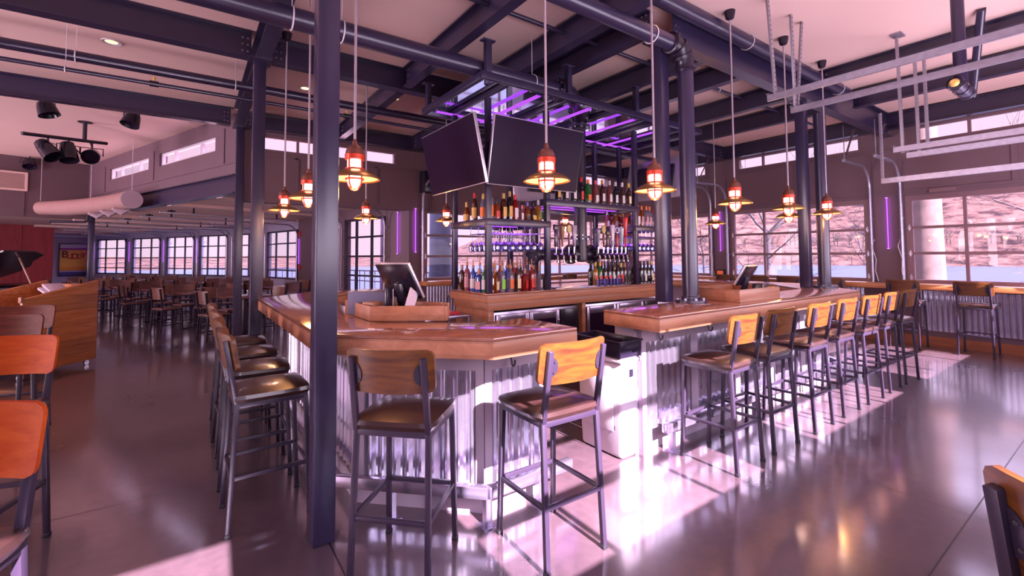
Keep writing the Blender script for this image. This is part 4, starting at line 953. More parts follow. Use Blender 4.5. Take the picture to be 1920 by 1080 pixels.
for i, x in enumerate((3.02, 3.13)):
    c = gl_.copy(); col.objects.link(c); c.location = (x, 2.66, .60+.22); c.scale = (1, 1, 1); c['label'] = 'upturned stem glass on the low shelf behind the bar end, %s one' % ('left', 'right')[i]; c['group'] = 'glasses behind the bar end'
tag(MB().b2((2.92, 2.57, .58), (3.6, 2.9, .60)).build('under_bar_shelf', M['stainless'], bevel=.003), 'small steel shelf behind the end of the right-hand bar', 'shelf')
# things on the working side
o = tag(MB().b2((0, 0, .84), (.55, .5, .87)).build('drainboard', M['stainless'], bevel=.004, loc=(1.96, 4.3, 0)), 'steel work surface left of the back counter', 'work surface')
for dx, dy in ((.03, .03), (.52, .03), (.03, .47), (.52, .47)): MB().cyl((dx, dy, 0), (dx, dy, .84), .018, 10).build('leg', M['stainless'], o)
tag(MB().b2((0, 0, 0), (.42, .26, .015)).build('bar_mat', M['redplastic'], bevel=.005, loc=(2.02, 4.42, .872)), 'flat red tray on the steel work surface left of the back counter', 'tray')
o = tag(MB().b2((1.15, 3.75, .80), (1.62, 5.1, .84)).build('underbar_counter', M['stainless'], bevel=.004), 'steel underbar counter inside the left side of the bar', 'work surface')
for dx, dy in ((1.19, 3.8), (1.58, 3.8), (1.19, 5.05), (1.58, 5.05)): MB().cyl((dx, dy, 0), (dx, dy, .80), .018, 10).build('leg', M['stainless'], o)
tum2 = None
for i in range(6):
    c = tum.copy(); col.objects.link(c); c.location = (1.22+.07*(i % 3), 4.55+.09*(i//3), .841); c['label'] = 'clear tumbler on the steel underbar counter'; c['group'] = 'tumblers on the underbar counter'
# ------------------------------------------------------------------ stools
def make_stool(label, loc, rz, bmat_, group=None):
    o = thing('bar_stool', label, 'bar stool', loc, rz, group); T = .025
    # seat cushion: rounded and slightly domed
    n = 10; V = []; F = []; W_, D_ = .405, .395; zt = .70
    def dome(u, v): return .026*(1-abs(u)**2.6)*(1-abs(v)**2.6)
    for j in range(n+1):
        for i in range(n+1):
            u, v = -1+2*i/n, -1+2*j/n; cu = u*(1-.06*abs(v)**6); cv = v*(1-.06*abs(u)**6)
            V.append((cu*W_/2, cv*D_/2, zt+.042+dome(u, v)))
    for j in range(n):
        for i in range(n): k = j*(n+1)+i; F.append((k, k+1, k+n+2, k+n+1))
    ring = [j for j in range(n+1)]+[(j+1)*(n+1)-1 for j in range(1, n+1)]+[n*(n+1)+i for i in range(n-1, -1, -1)]+[j*(n+1) for j in range(n-1, 0, -1)]
    base_ = len(V)
    for k in ring: x, y, z = V[k]; V.append((x*1.025, y*1.025, zt+.022))
    for k in ring: x, y, z = V[k]; V.append((x*.97, y*.97, zt))
    m_ = len(ring)
    for i in range(m_):
        j = (i+1) % m_; F.append((ring[j], ring[i], base_+i, base_+j)); F.append((base_+j, base_+i, base_+m_+i, base_+m_+j))
    F.append(tuple(base_+m_+i for i in range(m_-1, -1, -1)))
    c_ = MB().add(V, F).build('seat_cushion', M['leather'], o); c_.data.shade_smooth()
    b = MB()
    fx, ry, fy = .176, -.178, .172
    for s in (-1, 1): b.bar((s*fx, ry, .686), (s*fx, fy, .686), T, .028)
    b.bar((-fx, fy, .686), (fx, fy, .686), T, .028).bar((-fx, ry, .686), (fx, ry, .686), T, .028)
    b.build('seat_frame', M['frame'], o, bevel=.002)
    for s in (-1, 1):
        l = MB().bar((s*.186, .20, .012), (s*fx, fy, .69), T, T, up=(0, 1, 0)).build('leg', M['frame'], o, bevel=.002)
        MB().b2((s*.186-.015, .185, 0), (s*.186+.015, .215, .022)).build('foot_cap', M['rubber'], l, bevel=.003)
        l = MB().bar((s*.186, -.212, .012), (s*fx, ry, .70), T, T, up=(0, 1, 0)).bar((s*fx, ry, .69), (s*fx*.985, ry-.062, 1.045), T, T, up=(0, 1, 0)).build('leg', M['frame'], o, bevel=.002)
        MB().b2((s*.186-.015, -.227, 0), (s*.186+.015, -.197, .022)).build('foot_cap', M['rubber'], l, bevel=.003)
    b = MB(); z = .30; k = .30/.69
    xf = .186+(fx-.186)*k; yf = .20+(fy-.20)*k; yr = -.212+(ry+.212)*k
    for s in (-1, 1): b.bar((s*xf, yr, z), (s*xf, yf, z), .018, .022)
    b.bar((-xf, yf, z), (xf, yf, z), .018, .022).bar((-xf, yr, z), (xf, yr, z), .018, .022)
    b.build('footrest', M['frame'], o, bevel=.002)
    # curved backrest board
    nx, nz = 14, 8; V = []; F = []; hw, z0, z1, th, cr = .213, .878, 1.08, .018, .035
    def yc(x, z): return ry-.042-(z-.92)*.17+.052*((x/hw)**2)-.012
    for side in (0, 1):
        for j in range(nz+1):
            for i in range(nx+1):
                u = -1+2*i/nx; v = -1+2*j/nz; x = u*hw; z = (z0+z1)/2+v*(z1-z0)/2
                ex, ez = abs(x)-(hw-cr), abs(z-(z0+z1)/2)-((z1-z0)/2-cr)
                if ex > 0 and ez > 0:
                    d = math.hypot(ex, ez)
                    if max(ex, ez) > 0 and d > 0: f = max(ex, ez)/d; x = math.copysign(hw-cr+ex*f, x); z = (z0+z1)/2+math.copysign((z1-z0)/2-cr+ez*f, v)
                V.append((x, yc(x, z)+(th/2 if side else -th/2), z))
    S = (nx+1)*(nz+1)
    for j in range(nz):
        for i in range(nx):
            k = j*(nx+1)+i; F.append((k, k+1, k+nx+2, k+nx+1)); F.append((S+k+nx+1, S+k+nx+2, S+k+1, S+k))
    rim = list(range(nx+1))+[(j+1)*(nx+1)-1 for j in range(1, nz+1)]+[nz*(nx+1)+i for i in range(nx-1, -1, -1)]+[j*(nx+1) for j in range(nz-1, 0, -1)]
    for i in range(len(rim)):
        a, c = rim[i], rim[(i+1) % len(rim)]; F.append((c, a, S+a, S+c))
    MB().add(V, F).build('backrest', bmat_, o)
    for s in (-1, 1):
        b = MB(); cx = s*(fx-.014); V = []
        for j in range(9):
            a = -PI/2+PI*j/8; x = cx-s*math.cos(a)*.036; z = .965+math.sin(a)*.05; V.append((x, yc(x, z)-th/2-.001, z))
        V2 = [(x, y-.004, z) for x, y, z in V]; nn = len(V)
        b.add(V+V2, [tuple(range(nn)), tuple(range(2*nn-1, nn-1, -1))]+[(i, i+nn, (i+1) % nn+nn, (i+1) % nn) for i in range(nn)])
        br = b.build('bracket', M['frame'], o, smooth=False); x = cx-s*.018
        for dz in (-.026, .026): MB().cyl((x, yc(x, .965+dz)-th/2-.008, .965+dz), (x, yc(x, .965+dz)-th/2-.003, .965+dz), .005, 8).build('screw', M['rubber'], br)
    return o
st = make_stool('bar stool with a brown-backed board, pulled to the diagonal corner beside the nearest column', (.907, 2.197, 0), rad(-45), M['backwood'], 'stools around the bar')
index_kids()
GS = 'stools around the bar'
dup(st, 'bar stool with a sunlit yellow back nearest the camera, left of the grey bin', (1.583, 1.91, 0), rad(-1), GS)
rx = [(3.232, 'nearest in the long right-hand row, its yellow back in the sun'), (3.80, 'second in the right-hand row, its back in shade'), (4.465, 'third in the right-hand row'), (5.11, 'fourth in the right-hand row'), (5.73, 'fifth in the right-hand row'), (6.355, 'sixth in the right-hand row'), (6.93, 'last in the right-hand row, dark against the wall')]
for i, (x, t) in enumerate(rx):
    dup(st, 'bar stool '+t, (x, 1.912+(.01 if i % 2 else 0), 0), rad([2, -1, 1, 0, -2, 1, -3][i]), GS)
for i, y in enumerate((3.12, 3.72, 4.33, 4.93)):
    dup(st, 'bar stool on the left side of the bar, %s' % ('nearest the camera', 'second from the camera', 'third from the camera', 'farthest, by the slender column')[i], (.405, y, 0), rad(-90+[1, -2, 2, -1][i]), GS)
dk = make_stool('dark-backed stool tucked under the right window rail, rightmost of all', (9.50, 1.56, 0), rad(-90), M['backwood'], 'stools at the window rails'); index_kids()
GR = 'stools at the window rails'
dup(dk, 'stool under the right window rail, just behind the end of the right-hand row', (9.50, 2.36, 0), rad(-91), GR)
for y, t in ((3.35, 'first one left of the right round pipe'), (4.05, 'second left of the right round pipe'), (4.62, 'third, just right of the small till'), (5.3, 'fourth, just left of the small till')):
    dup(dk, 'stool at the right window rail, '+t, (9.48, y, 0), rad(-90), GR)
for x, t in ((4.45, 'left of the bottle rack, its corrugated wall behind'), (6.35, 'left of the beer taps'), (7.25, 'under the beer tap column'), (8.05, 'right of the beer tap column')):
    dup(dk, 'stool at the back window rail, '+t, (x, 8.12, 0), 0, GR)
rd = make_stool('stool with a bright orange-red back at the left edge, in front of the wooden podium', (-.847, 3.39, 0), rad(160), M['redwood'], 'stools at the left edge'); index_kids()
dup(rd, 'nearest stool at the bottom left corner with an orange back', (-.605, 1.78, 0), rad(158), 'stools at the left edge')
ds = make_stool('dark walnut-backed stool behind the orange-red one at the left edge', (-1.157, 4.764, 0), rad(160), M['darkwood'], 'stools at the left edge'); index_kids()
dup(ds, 'dark stool at the far side of the high table, against the wooden podium', (-1.245, 5.68, 0), rad(164), 'stools at the left edge')
yl = make_stool('stool cut off at the lower right corner with a curled yellow wooden back', (1.425, -.063, 0), rad(-117), M['backwood'])
o = thing('high_table', 'dark high table at the left edge with its rounded top behind the stools', 'table', (-1.75, 5.18, 0))
MB().lathe([(.0, 1.03), (.36, 1.03), (.38, 1.04), (.38, 1.075), (.37, 1.085), (.0, 1.085)], n=32, caps=False).build('table_top', M['darkwood'], o)
MB().cyl((0, 0, .03), (0, 0, 1.03), .038, 16).build('pedestal', M['steel2'], o)
MB().b2((-.28, -.04, 0), (.28, .04, .03)).b2((-.04, -.28, 0), (.04, .28, .03)).build('foot', M['steel2'], o, bevel=.005)

# ------------------------------------------------------------------ wooden podium on castors
o = thing('podium', 'big planked wooden podium on castors with sloping sides, left of the dining tables', 'podium', (-1.27, 8.52, 0), rad(4))
# local: +y away, side panels span y, sloping from low front(left/near) to high back
def side(x):
    p = [(-.0, 0, .08), (-.0, 0, 1.0)]
    V = [(x, -.62, .08), (x, .35, .08), (x, .35, 1.19), (x, -.62, 1.0)]; V2 = [(x+.035, y, z) for _, y, z in V]
    return MB().add(V+V2, [(0, 3, 2, 1)[::-1], (4, 5, 6, 7)[::1], (0, 1, 5, 4), (1, 2, 6, 5), (2, 3, 7, 6), (3, 0, 4, 7)])
PR = rad(52)
o.rotation_euler.z = PR-PI/2
side(-.035).build('side_panel', wood('podium_planks', (.40, .125, .035), (.62, .26, .09), .42, axis='Y', scale=8, planks=.2), o, bevel=.006)
side(-.80).build('side_panel', M['plank'], o, bevel=.006)
MB().b2((-.76, .30, .08), (-.04, .335, 1.14)).build('back_panel', M['plank'], o, bevel=.004)
MB().b2((-.76, -.55, .78), (-.04, .30, .81)).b2((-.76, -.55, .12), (-.04, .30, .15)).build('shelf', M['plank'], o, bevel=.004)
MB().b2((-.80, -.64, .96), (-.765, -.60, 1.03)).b2((-.036, -.64, .96), (0, -.60, 1.03)).build('edge_cap', M['edge'], o, bevel=.004)
for x, y in ((-.08, .28), (-.08, -.55), (-.72, .28), (-.72, -.55)):
    c_ = MB().cyl((x-.012, y, .035), (x+.012, y, .035), .034, 14).build('castor', M['chrome'], o)
    MB().b2((x-.02, y-.02, .05), (x+.02, y+.02, .082)).build('castor_plate', M['chrome'], c_, bevel=.003)
tag(MB().box((0, 0, 0), (.24, .3, .03), mat=Matrix.Rotation(.25, 3, 'X')).box((.03, .04, .04), (.2, .26, .03), mat=Matrix.Rotation(.35, 3, 'X')).build('paper_stack', M['paper'], bevel=.004, loc=(-1.50, 8.72, 1.06), rz=.5), 'crumpled pale papers lying in the wooden podium', 'papers')
# grand piano behind
o = thing('grand_piano', 'black grand piano with its lid propped open at the left edge', 'piano', (-3.0, 12.6, 0), rad(-15))
poly = [(-.75, -.9), (.75, -.9), (.75, .0), (.62, .5), (.3, .75), (.05, 1.15), (-.25, 1.3), (-.6, 1.2), (-.75, .9)]
MB().prism(poly, .68, 1.0).build('body', M['black'], o, bevel=.01)
R_l = Matrix.Rotation(rad(24), 3, 'Y'); V = [Vector((-.75, 0, 1.02))+R_l.inverted()@Vector((x+.75, y, 0)) for x, y in poly]; V2 = [v+Vector((-.01, 0, .025)) for v in V]; n_ = len(poly)
MB().add(V+V2, [tuple(range(n_-1, -1, -1)), tuple(range(n_, 2*n_))]+[(i, (i+1) % n_, (i+1) % n_+n_, i+n_) for i in range(n_)]).build('lid', M['black'], o)
MB().bar((.62, -.1, 1.0), (.42, -.1, 1.53), .03, .02).build('lid_prop', M['railwood'], o)
for x, y in ((-.62, -.75), (.62, -.75), (-.3, .95)): MB().lathe([(.06, 0), (.05, .1), (.06, .6), (.08, .68)], (x, y, 0), 12).build('leg', M['black'], o)
MB().b2((-.68, -1.06, .66), (.68, -.88, .74)).build('keyboard', M['black'], o, bevel=.01)

# ------------------------------------------------------------------ dining tables and chairs in the wing
def wloc(u, v): return (C0[0]+CU[0]*u+CV[0]*v, C0[1]+CU[1]*u+CV[1]*v)
WR = math.atan2(-CU[0], CU[1])     # local +y along the wing
def make_table(label, loc, rz):
    o = thing('dining_table', label, 'dining table', loc, rz, 'dining tables in the wing')
    MB().b2((-.36, -.36, .735), (.36, .36, .77)).build('table_top', M['tablewood'], o, bevel=.004)
    MB().b2((-.04, -.04, .02), (.04, .04, .735)).build('pedestal', M['steel2'], o, bevel=.004)
    MB().b2((-.3, -.03, 0), (.3, .03, .02)).b2((-.03, -.3, 0), (.03, .3, .02)).build('foot', M['steel2'], o, smooth=False)
    return o
def make_chair(label, loc, rz):
    o = thing('dining_chair', label, 'dining chair', loc, rz, 'dining chairs in the wing'); T = .024
    MB().b2((-.2, -.2, .455), (.2, .2, .48)).build('seat', M['chairwood'], o, bevel=.008)
    MB().bar((-.18, -.18, .44), (.18, -.18, .44), T).bar((-.18, .18, .44), (.18, .18, .44), T).bar((-.18, -.18, .44), (-.18, .18, .44), T).bar((.18, -.18, .44), (.18, .18, .44), T).build('seat_frame', M['steel2'], o, smooth=False)
    for s in (-1, 1):
        MB().bar((s*.19, .19, 0), (s*.18, .18, .455), T, T, up=(0, 1, 0)).build('leg', M['steel2'], o, smooth=False)
        MB().bar((s*.19, -.21, 0), (s*.18, -.18, .46), T, T, up=(0, 1, 0)).bar((s*.18, -.18, .45), (s*.178, -.235, .88), T, T, up=(0, 1, 0)).build('leg', M['steel2'], o, smooth=False)
    MB().bar((-.187, -.2, .14), (-.187, .185, .14), .018).bar((.187, -.2, .14), (.187, .185, .14), .018).bar((-.187, .185, .14), (.187, .185, .14), .018).build('stretcher', M['steel2'], o, smooth=False)
    V = []; F = []
    for s in (0, 1):
        for z, yo in ((.66, 0), (.90, -.03)):
            for i in range(7):
                x = -.215+.43*i/6; V.append((x, -.215+yo+.035*(x/.215)**2+(.018 if s else 0), z))
    for i in range(6): F += [(i, i+1, i+8, i+7), (14+i+7, 14+i+8, 14+i+1, 14+i), (i+1, i, 14+i, 14+i+1), (7+i, 8+i, 22+i, 21+i)]
    F += [(0, 7, 21, 14), (13, 6, 20, 27)]
    MB().add(V, F).build('backrest', M['chairwood'], o)
    return o
tb_ = ch_ = None
rows_u = [1.4, 3.4, 5.4, 7.4, 9.4, 11.4, 13.3]
cols_v = [.80, 2.60]
cn = ['column-side', 'window-side']
rn = [ORD[i]+' from the bar' for i in range(8)]
rnd = random.Random(11)
for ui, u in enumerate(rows_u):
    for vi, v in enumerate(cols_v):
        if (ui, vi) in ((0, 1), (6, 0)): continue
        x, y = wloc(u, v); lb = 'dark square dining table, %s row, %s' % (cn[vi], rn[ui])
        if tb_ is None: tb_ = make_table(lb, (x, y, 0), WR); index_kids()
        else: dup(tb_, lb, (x, y, 0), WR)
        for (du, dv, r0, t) in ((-.52, -.02, 0, 'bar side'), (.52, .03, PI, 'far side'), (-.03, -.52, -PI/2, 'column side'), (.02, .52, PI/2, 'window side')):
            if (ui, vi) == (0, 0) and t == 'bar side': continue
            cx, cy = wloc(u+du+rnd.uniform(-.03, .03), v+dv+rnd.uniform(-.03, .03)); lb = 'dark wooden dining chair on the %s of the %s table in the %s row' % (t, ORD[ui], cn[vi])
            if ch_ is None: ch_ = make_chair(lb, (cx, cy, 0), WR+r0); index_kids()
            else: dup(ch_, lb, (cx, cy, 0), WR+r0+rnd.uniform(-.12, .12))
x, y = wloc(1.4, .8)
for i, (dx, dy, s) in enumerate(((.05, -.1, 1), (.13, -.02, .7))):
    o = thing('salt_shaker', 'small glass shaker with a steel cap on the nearest dining table, %s one' % ('taller', 'shorter')[i], 'shaker', (x+dx, y+dy, .771), group='shakers on the nearest dining table')
    MB().lathe([(.018, 0), (.025, .01), (.02, .07*s+.02)], n=12).build('jar', M['wine'], o); MB().lathe([(.021, .07*s+.02), (.021, .07*s+.035), (.01, .07*s+.045)], n=12).build('cap', M['chrome'], o)

# ------------------------------------------------------------------ pendants
def make_pendant(label, x, y, z, ztop=3.90, power=26):
    o = thing('pendant_lamp', label, 'pendant lamp', (x, y, z), group='caged barn pendants over the bar'); K = .76; o.scale = (K, K, K); ztop = z+(ztop-z)/K
    MB().lathe([(.068, .086), (.09, .074), (.15, .046), (.195, .014), (.205, .0), (.203, -.004), (.186, .008), (.15, .034), (.085, .064)], n=36, caps=False).build('shade', M['shade'], o)
    MB().lathe([(.185, .006), (.15, .032), (.085, .062), (.06, .066)], n=36, caps=False).build('shade_lining', M['shadein'], o)
    MB().lathe([(.0, -.078), (.03, -.070), (.050, -.045), (.058, -.01), (.058, .06)], n=20, caps=False).lathe([(.058, .088), (.058, .160)], n=20, caps=False).build('lamp_glass', M['lampglass'], o)
    c = MB()
    for k in range(4):
        a = PI*k/2+.62; d = Vector((math.cos(a), math.sin(a), 0))
        c.tube([d*.069+Vector((0, 0, .05)), d*.069+Vector((0, 0, -.01)), d*.060+Vector((0, 0, -.050)), d*.034+Vector((0, 0, -.082)), Vector((0, 0, -.090))], .0075, 6)
        c.tube([d*.069+Vector((0, 0, .085)), d*.069+Vector((0, 0, .165))], .0085, 6)
    c.lathe([(.078, .076), (.078, .090), (.060, .092), (.060, .080), (.078, .076)], n=24, caps=False).lathe([(.076, -.008), (.076, .006), (.063, .006), (.063, -.008), (.076, -.008)], n=24, caps=False)
    c.build('cage', M['lampred'], o)
    MB().lathe([(.066, .158), (.078, .162), (.080, .203), (.072, .208)], n=24).build('collar', M['lampred'], o)
    MB().lathe([(.074, .2085), (.072, .235), (.055, .270), (.024, .288), (.022, .31), (.012, .335)], n=24).build('cap', M['lamptop'], o)
    MB().cyl((0, 0, .335), (0, 0, ztop-z-.05), .011, 10).build('rod', M['rod'], o)
    MB().lathe([(.02, ztop-z-.12), (.05, ztop-z-.10), (.065, ztop-z-.03), (.068, ztop-z-.001)], n=20).build('ceiling_canopy', M['steel2'], o)
    return o
pend = [(1.071, 7.009, 'farthest of the left row, before the north wall'), (1.074, 5.454, 'second in the left row, just left of the nearest column'), (1.12, 3.86, 'nearest in the left row, just right of the nearest column'),
        (2.451, 7.777, 'small, in front of the wing window nearest the bar'), (3.90, 7.62, 'small in the distance left of the bottle rack'), (2.543, 3.061, 'large one in front of the middle television'), (3.852, 2.921, 'just left of the thick round pipe'),
        (5.706, 3.101, 'first to the right of the thick round pipe'), (9.144, 5.4, 'farthest right corner, in front of the violet tube'), (6.917, 7.683, 'small in the distance above the tap handles'), (7.062, 3.045, 'left of the right column pair, nearer of two'),
        (8.592, 3.709, 'left of the right column pair, farther of two'), (8.466, 3.072, 'right of the right column pair')]
pp = None
for i, (x, y, t) in enumerate(pend):
    lb = 'caged bronze barn pendant lamp, '+t
    x, y = x*.755, y*.755; z = 1.991
    if pp is None: pp = make_pendant(lb, x, y, z); index_kids()
    else: dup(pp, lb, (x, y, z))
    point('pendant_glow', (x, y, z-.09), 11, (1, .42, .12), .04); point('pendant_upper_glow', (x, y, z+.098), 26, (1, .56, .46), .045)
# recessed ceiling lights
rc = None
for i, (px_, py_) in enumerate(((1.62, 3.3), (3.3, 2.2), (1.3, 6.9), (4.4, 5.9), (-.75, 6.6), (2.5, 6.6), (6.9, 5.9), (-2.6, 3.6), (8.6, 1.2))):
    lb = 'round recessed ceiling light, '+['above the left bar corner', 'above the middle front of the bar', 'near the ceiling grille by the north wall', 'behind the canopy', 'between the two left cross beams', 'beyond the canopy, left', 'far right beyond the girder', 'at the upper left', 'over the garage-door tracks'][i]
    if rc is None:
        rc = thing('recessed_light', lb, 'ceiling light', (px_, py_, 3.9), group='recessed ceiling lights')
        MB().lathe([(.055, -.001), (.058, -.006), (.085, -.012), (.09, -.001)], n=24, caps=False).build('trim_ring', M['offwhite'], rc)
        MB().lathe([(.0, -.003), (.056, -.003)], n=24, caps=False).build('lamp', M['canlight'], rc); index_kids()
    else: dup(rc, lb, (px_, py_, 3.9))
    l = bpy.data.lights.new('downlight', 'SPOT'); l.energy = 45; l.color = (1, .50, .28); l.spot_size = rad(80); l.spot_blend = .8; l.shadow_soft_size = .06
    lo_ = bpy.data.objects.new('downlight', l); col.objects.link(lo_); lo_.location = (px_, py_, 3.87)

# ------------------------------------------------------------------ pipes and ducts overhead
def pipe(label, pts, r, hangers=(), mat='steel', cat='pipe', top=3.9, bands=True):
    o = MB().tube(pts, r, 20).build('overhead_pipe', M[mat]); tag(o, label, cat)
    for (x, y, z) in hangers:
        b = MB(); P_ = Vector(pts[0]); D_ = (Vector(pts[1])-P_).normalized(); nn = Vector((-D_.y, D_.x, 0))
        ring = [Vector((x, y, z))+nn*math.cos(a)*(r+.006)+Vector((0, 0, math.sin(a)*(r+.006))) for a in [2*PI*k/16 for k in range(17)]]
        b.tube(ring, .006, 5, caps=False); b.cyl((x, y, z+r+.004), (x, y, top), .003, 6)
        b.build('hanger', M['offwhite'], o)
    return o
pipe('long thick pipe crossing in front of the canopy, ending in a bolted flange', [(-8.3, 3.84, 3.37), (3.34, 3.84, 3.37)], .085, [(-1.5, 3.84, 3.37), (.62, 3.84, 3.37), (1.0, 3.84, 3.37), (3.0, 3.84, 3.37)])
o = thing('pipe_flange', 'black bolted pipe elbow at the end of the thick pipe above the canopy', 'pipe fitting', (3.42, 3.84, 3.37))
flange('flange', (-.06, 0, 0), .13, .03, RY, o); flange('flange', (-.02, 0, 0), .13, .03, RY, o)
MB().tube([(-.02, 0, 0), (.12, 0, 0), (.28, .1, -.01), (.50, .25, -.03), (.64, .36, -.09)], .09, 16).build('elbow', M['steel2'], o)
flange('flange', (.66, .40, -.10), .13, .03, I3, o)
pipe('pipe running to the elbow above the column pair on the bar', [(-2.5, 2.47, 3.42), (3.52, 2.47, 3.42)], .07, [(.9, 2.47, 3.42), (3.25, 2.47, 3.42)], top=3.72)
o = thing('pipe_elbow', 'ribbed black elbow joining the overhead pipe to the thick round pipe on the bar', 'pipe fitting', (0, 0, 0))
MB().tube([(3.50, 2.47, 3.42), (3.60, 2.47, 3.415), (3.68, 2.47, 3.37), (3.725, 2.47, 3.30), (3.74, 2.47, 3.20)], .082, 18).build('elbow', M['steel2'], o)
for c_, mt in (((3.53, 2.47, 3.42), RY), ((3.63, 2.47, 3.40), Matrix.Rotation(rad(120), 3, 'Y')), ((3.70, 2.47, 3.335), Matrix.Rotation(rad(150), 3, 'Y')), ((3.74, 2.47, 3.23), I3)):
    MB().lathe([(.083, -.02), (.096, -.015), (.096, .015), (.083, .02)], c_, 20, mt, caps=False).build('clamp', M['steel2'], o)
pipe('thick round pipe above the deep right girder, capped at its right end', [(1.2, 2.48, 3.80), (7.6, 2.48, 3.80)], .075, [(4.9, 2.48, 3.80), (7.35, 2.48, 3.80)], top=3.9)
pipe('pipe crossing the upper left in front of the slender columns', [(-8.3, 6.4, 3.60), (9.2, 6.4, 3.60)], .055, [(-1.0, 6.4, 3.60), (.42, 6.4, 3.60)])
pipe('thin black sprinkler pipe with a small valve at the upper left', [(-8.3, 6.25, 3.40), (5.6, 6.25, 3.40)], .022, [(-1.05, 6.25, 3.40)])
pipe('thin sprinkler pipe passing over the canopy and past the column pair', [(1.2, 3.45, 3.80), (9.1, 3.45, 3.80)], .022, [(3.35, 3.45, 3.80), (6.0, 3.45, 3.80)])
for x, y, z, t in ((-.35, 6.25, 3.40, 'on the thin pipe at the upper left'), (1.7, 6.25, 3.40, 'on the thin pipe left of the canopy'), (4.9, 3.45, 3.80, 'on the thin pipe left of the thick round pipe'), (5.65, 3.45, 3.8, 'on the thin pipe right of the thick round pipe')):
    o = thing('sprinkler_head', 'brass sprinkler head '+t, 'sprinkler', (x, y, z), group='sprinkler heads')
    MB().tube([(-.04, 0, 0), (.04, 0, 0)], .032, 12).build('tee', M['steel2'], o); MB().cyl((0, 0, .02), (0, 0, .07), .010, 8).lathe([(.02, .07), (.02, .074)], n=12).build('head', LC['gold'], o)
pipe('round drop pipe at the top right above the short tee', [(5.42, .92, 3.9), (5.42, .92, 2.98)], .045)
o = thing('sprayer_tee', 'short horizontal black pipe with brass nozzles hanging from a drop pipe at the upper right', 'pipe fitting', (5.42, .92, 2.92))
MB().cyl((-.20, 0, .0), (.20, 0, 0), .05, 18).build('pipe', M['steel'], o)
for x in (-.19, 0, .19): MB().lathe([(.056, -.022), (.060, 0), (.056, .022)], (x, 0, 0), 18, RY, caps=False).build('collar', M['steel2'], o)
for x in (-.235, .235): MB().lathe([(.02, -.03), (.035, 0), (.02, .02)], (x, 0, 0), 10, RY).build('nozzle', LC['gold'], o)
pipe('slanting dark pipe in the top right corner', [(6.3, .9, 3.89), (7.3, 1.15, 3.3)], .035)

# garage-door tracks of the unseen door behind, hung from perforated angle iron
def angle_iron(b, p, q, w_=.032): b.bar(p, q, w_, .004); 
def perf(label, p, q, group='perforated hangers'):
    P_, Q_ = Vector(p), Vector(q); L_ = (Q_-P_).length
    o = MB().b2((-.019, -.002, 0), (.019, .002, L_)).b2((.015, .002, 0), (.019, .03, L_)).build('perforated_hanger', M['perf'], smooth=False)
    o.location = P_; o.rotation_mode = 'QUATERNION'; o.rotation_quaternion = (Q_-P_).to_track_quat('Z', 'Y') if abs((Q_-P_).normalized().z) < .9 else Vector((0, 0, 1)).rotation_difference(Q_-P_)
    return tag(o, label, 'metal hanger', group)
def ctrack(label, x, y0, y1, z):
    o = MB().b2((x-.028, y0, z-.004), (x+.028, y1, z)).b2((x-.03, y0, z-.055), (x-.026, y1, z)).b2((x+.026, y0, z-.035), (x+.03, y1, z)).b2((x-.03, y0, z-.058), (x-.005, y1, z-.054)).build('door_track', M['galv'], smooth=False)
    MB().bar((x-.045, y1-.01, z+.01), (x+.10, y1-.01, z+.01), .03, .004).build('end_bracket', M['galv'], o, smooth=False)
    return tag(o, label, 'door track', 'horizontal garage-door tracks')
ctrack('bright galvanised overhead track, the left one of the upper pair', 4.46, -.3, 2.07, 3.0)
ctrack('bright galvanised overhead track, the right one of the upper pair', 5.03, -.3, 2.11, 3.0)
ctrack('right overhead track in front of the clerestory, the upper rail', 6.33, -.3, 1.63, 2.665)
ctrack('right overhead track in front of the clerestory, the lower rail', 6.42, -.3, 1.54, 2.60)
o = MB().b2((6.78, -.5, 2.34), (6.83, 1.88, 2.37)).b2((6.78, -.5, 2.37), (6.785, 1.88, 2.40)).build('low_rail', M['galv'], smooth=False); tag(o, 'thin galvanised rail crossing above the first large right window', 'rail')
perf('perforated hanger at the left end of the upper left track', (4.46, 2.00, 3.0), (4.40, 2.02, 3.9))
perf('perforated hanger, left of the pair holding the upper right track', (5.01, 2.06, 3.0), (4.88, 2.02, 3.9))
perf('perforated hanger, right of the pair holding the upper right track', (5.06, 2.06, 3.0), (5.12, 2.02, 3.9))
perf('long perforated hanger with a ceiling plate at the upper right', (6.36, 1.55, 2.60), (6.30, 1.55, 3.89))
tag(MB().b2((6.22, 1.50, 3.885), (6.38, 1.60, 3.9)).build('ceiling_plate', M['galv'], smooth=False), 'small galvanised ceiling plate over the long perforated hanger', 'plate')
perf('perforated hanger just right of the long one, left of two', (6.38, 1.42, 2.60), (6.36, 1.42, 3.62))
perf('perforated hanger just right of the long one, right of two', (6.44, 1.36, 2.60), (6.44, 1.36, 3.62))
perf('vertical perforated hanger above the left end of the thin rail', (6.80, 1.86, 2.37), (6.80, 1.86, 3.2))
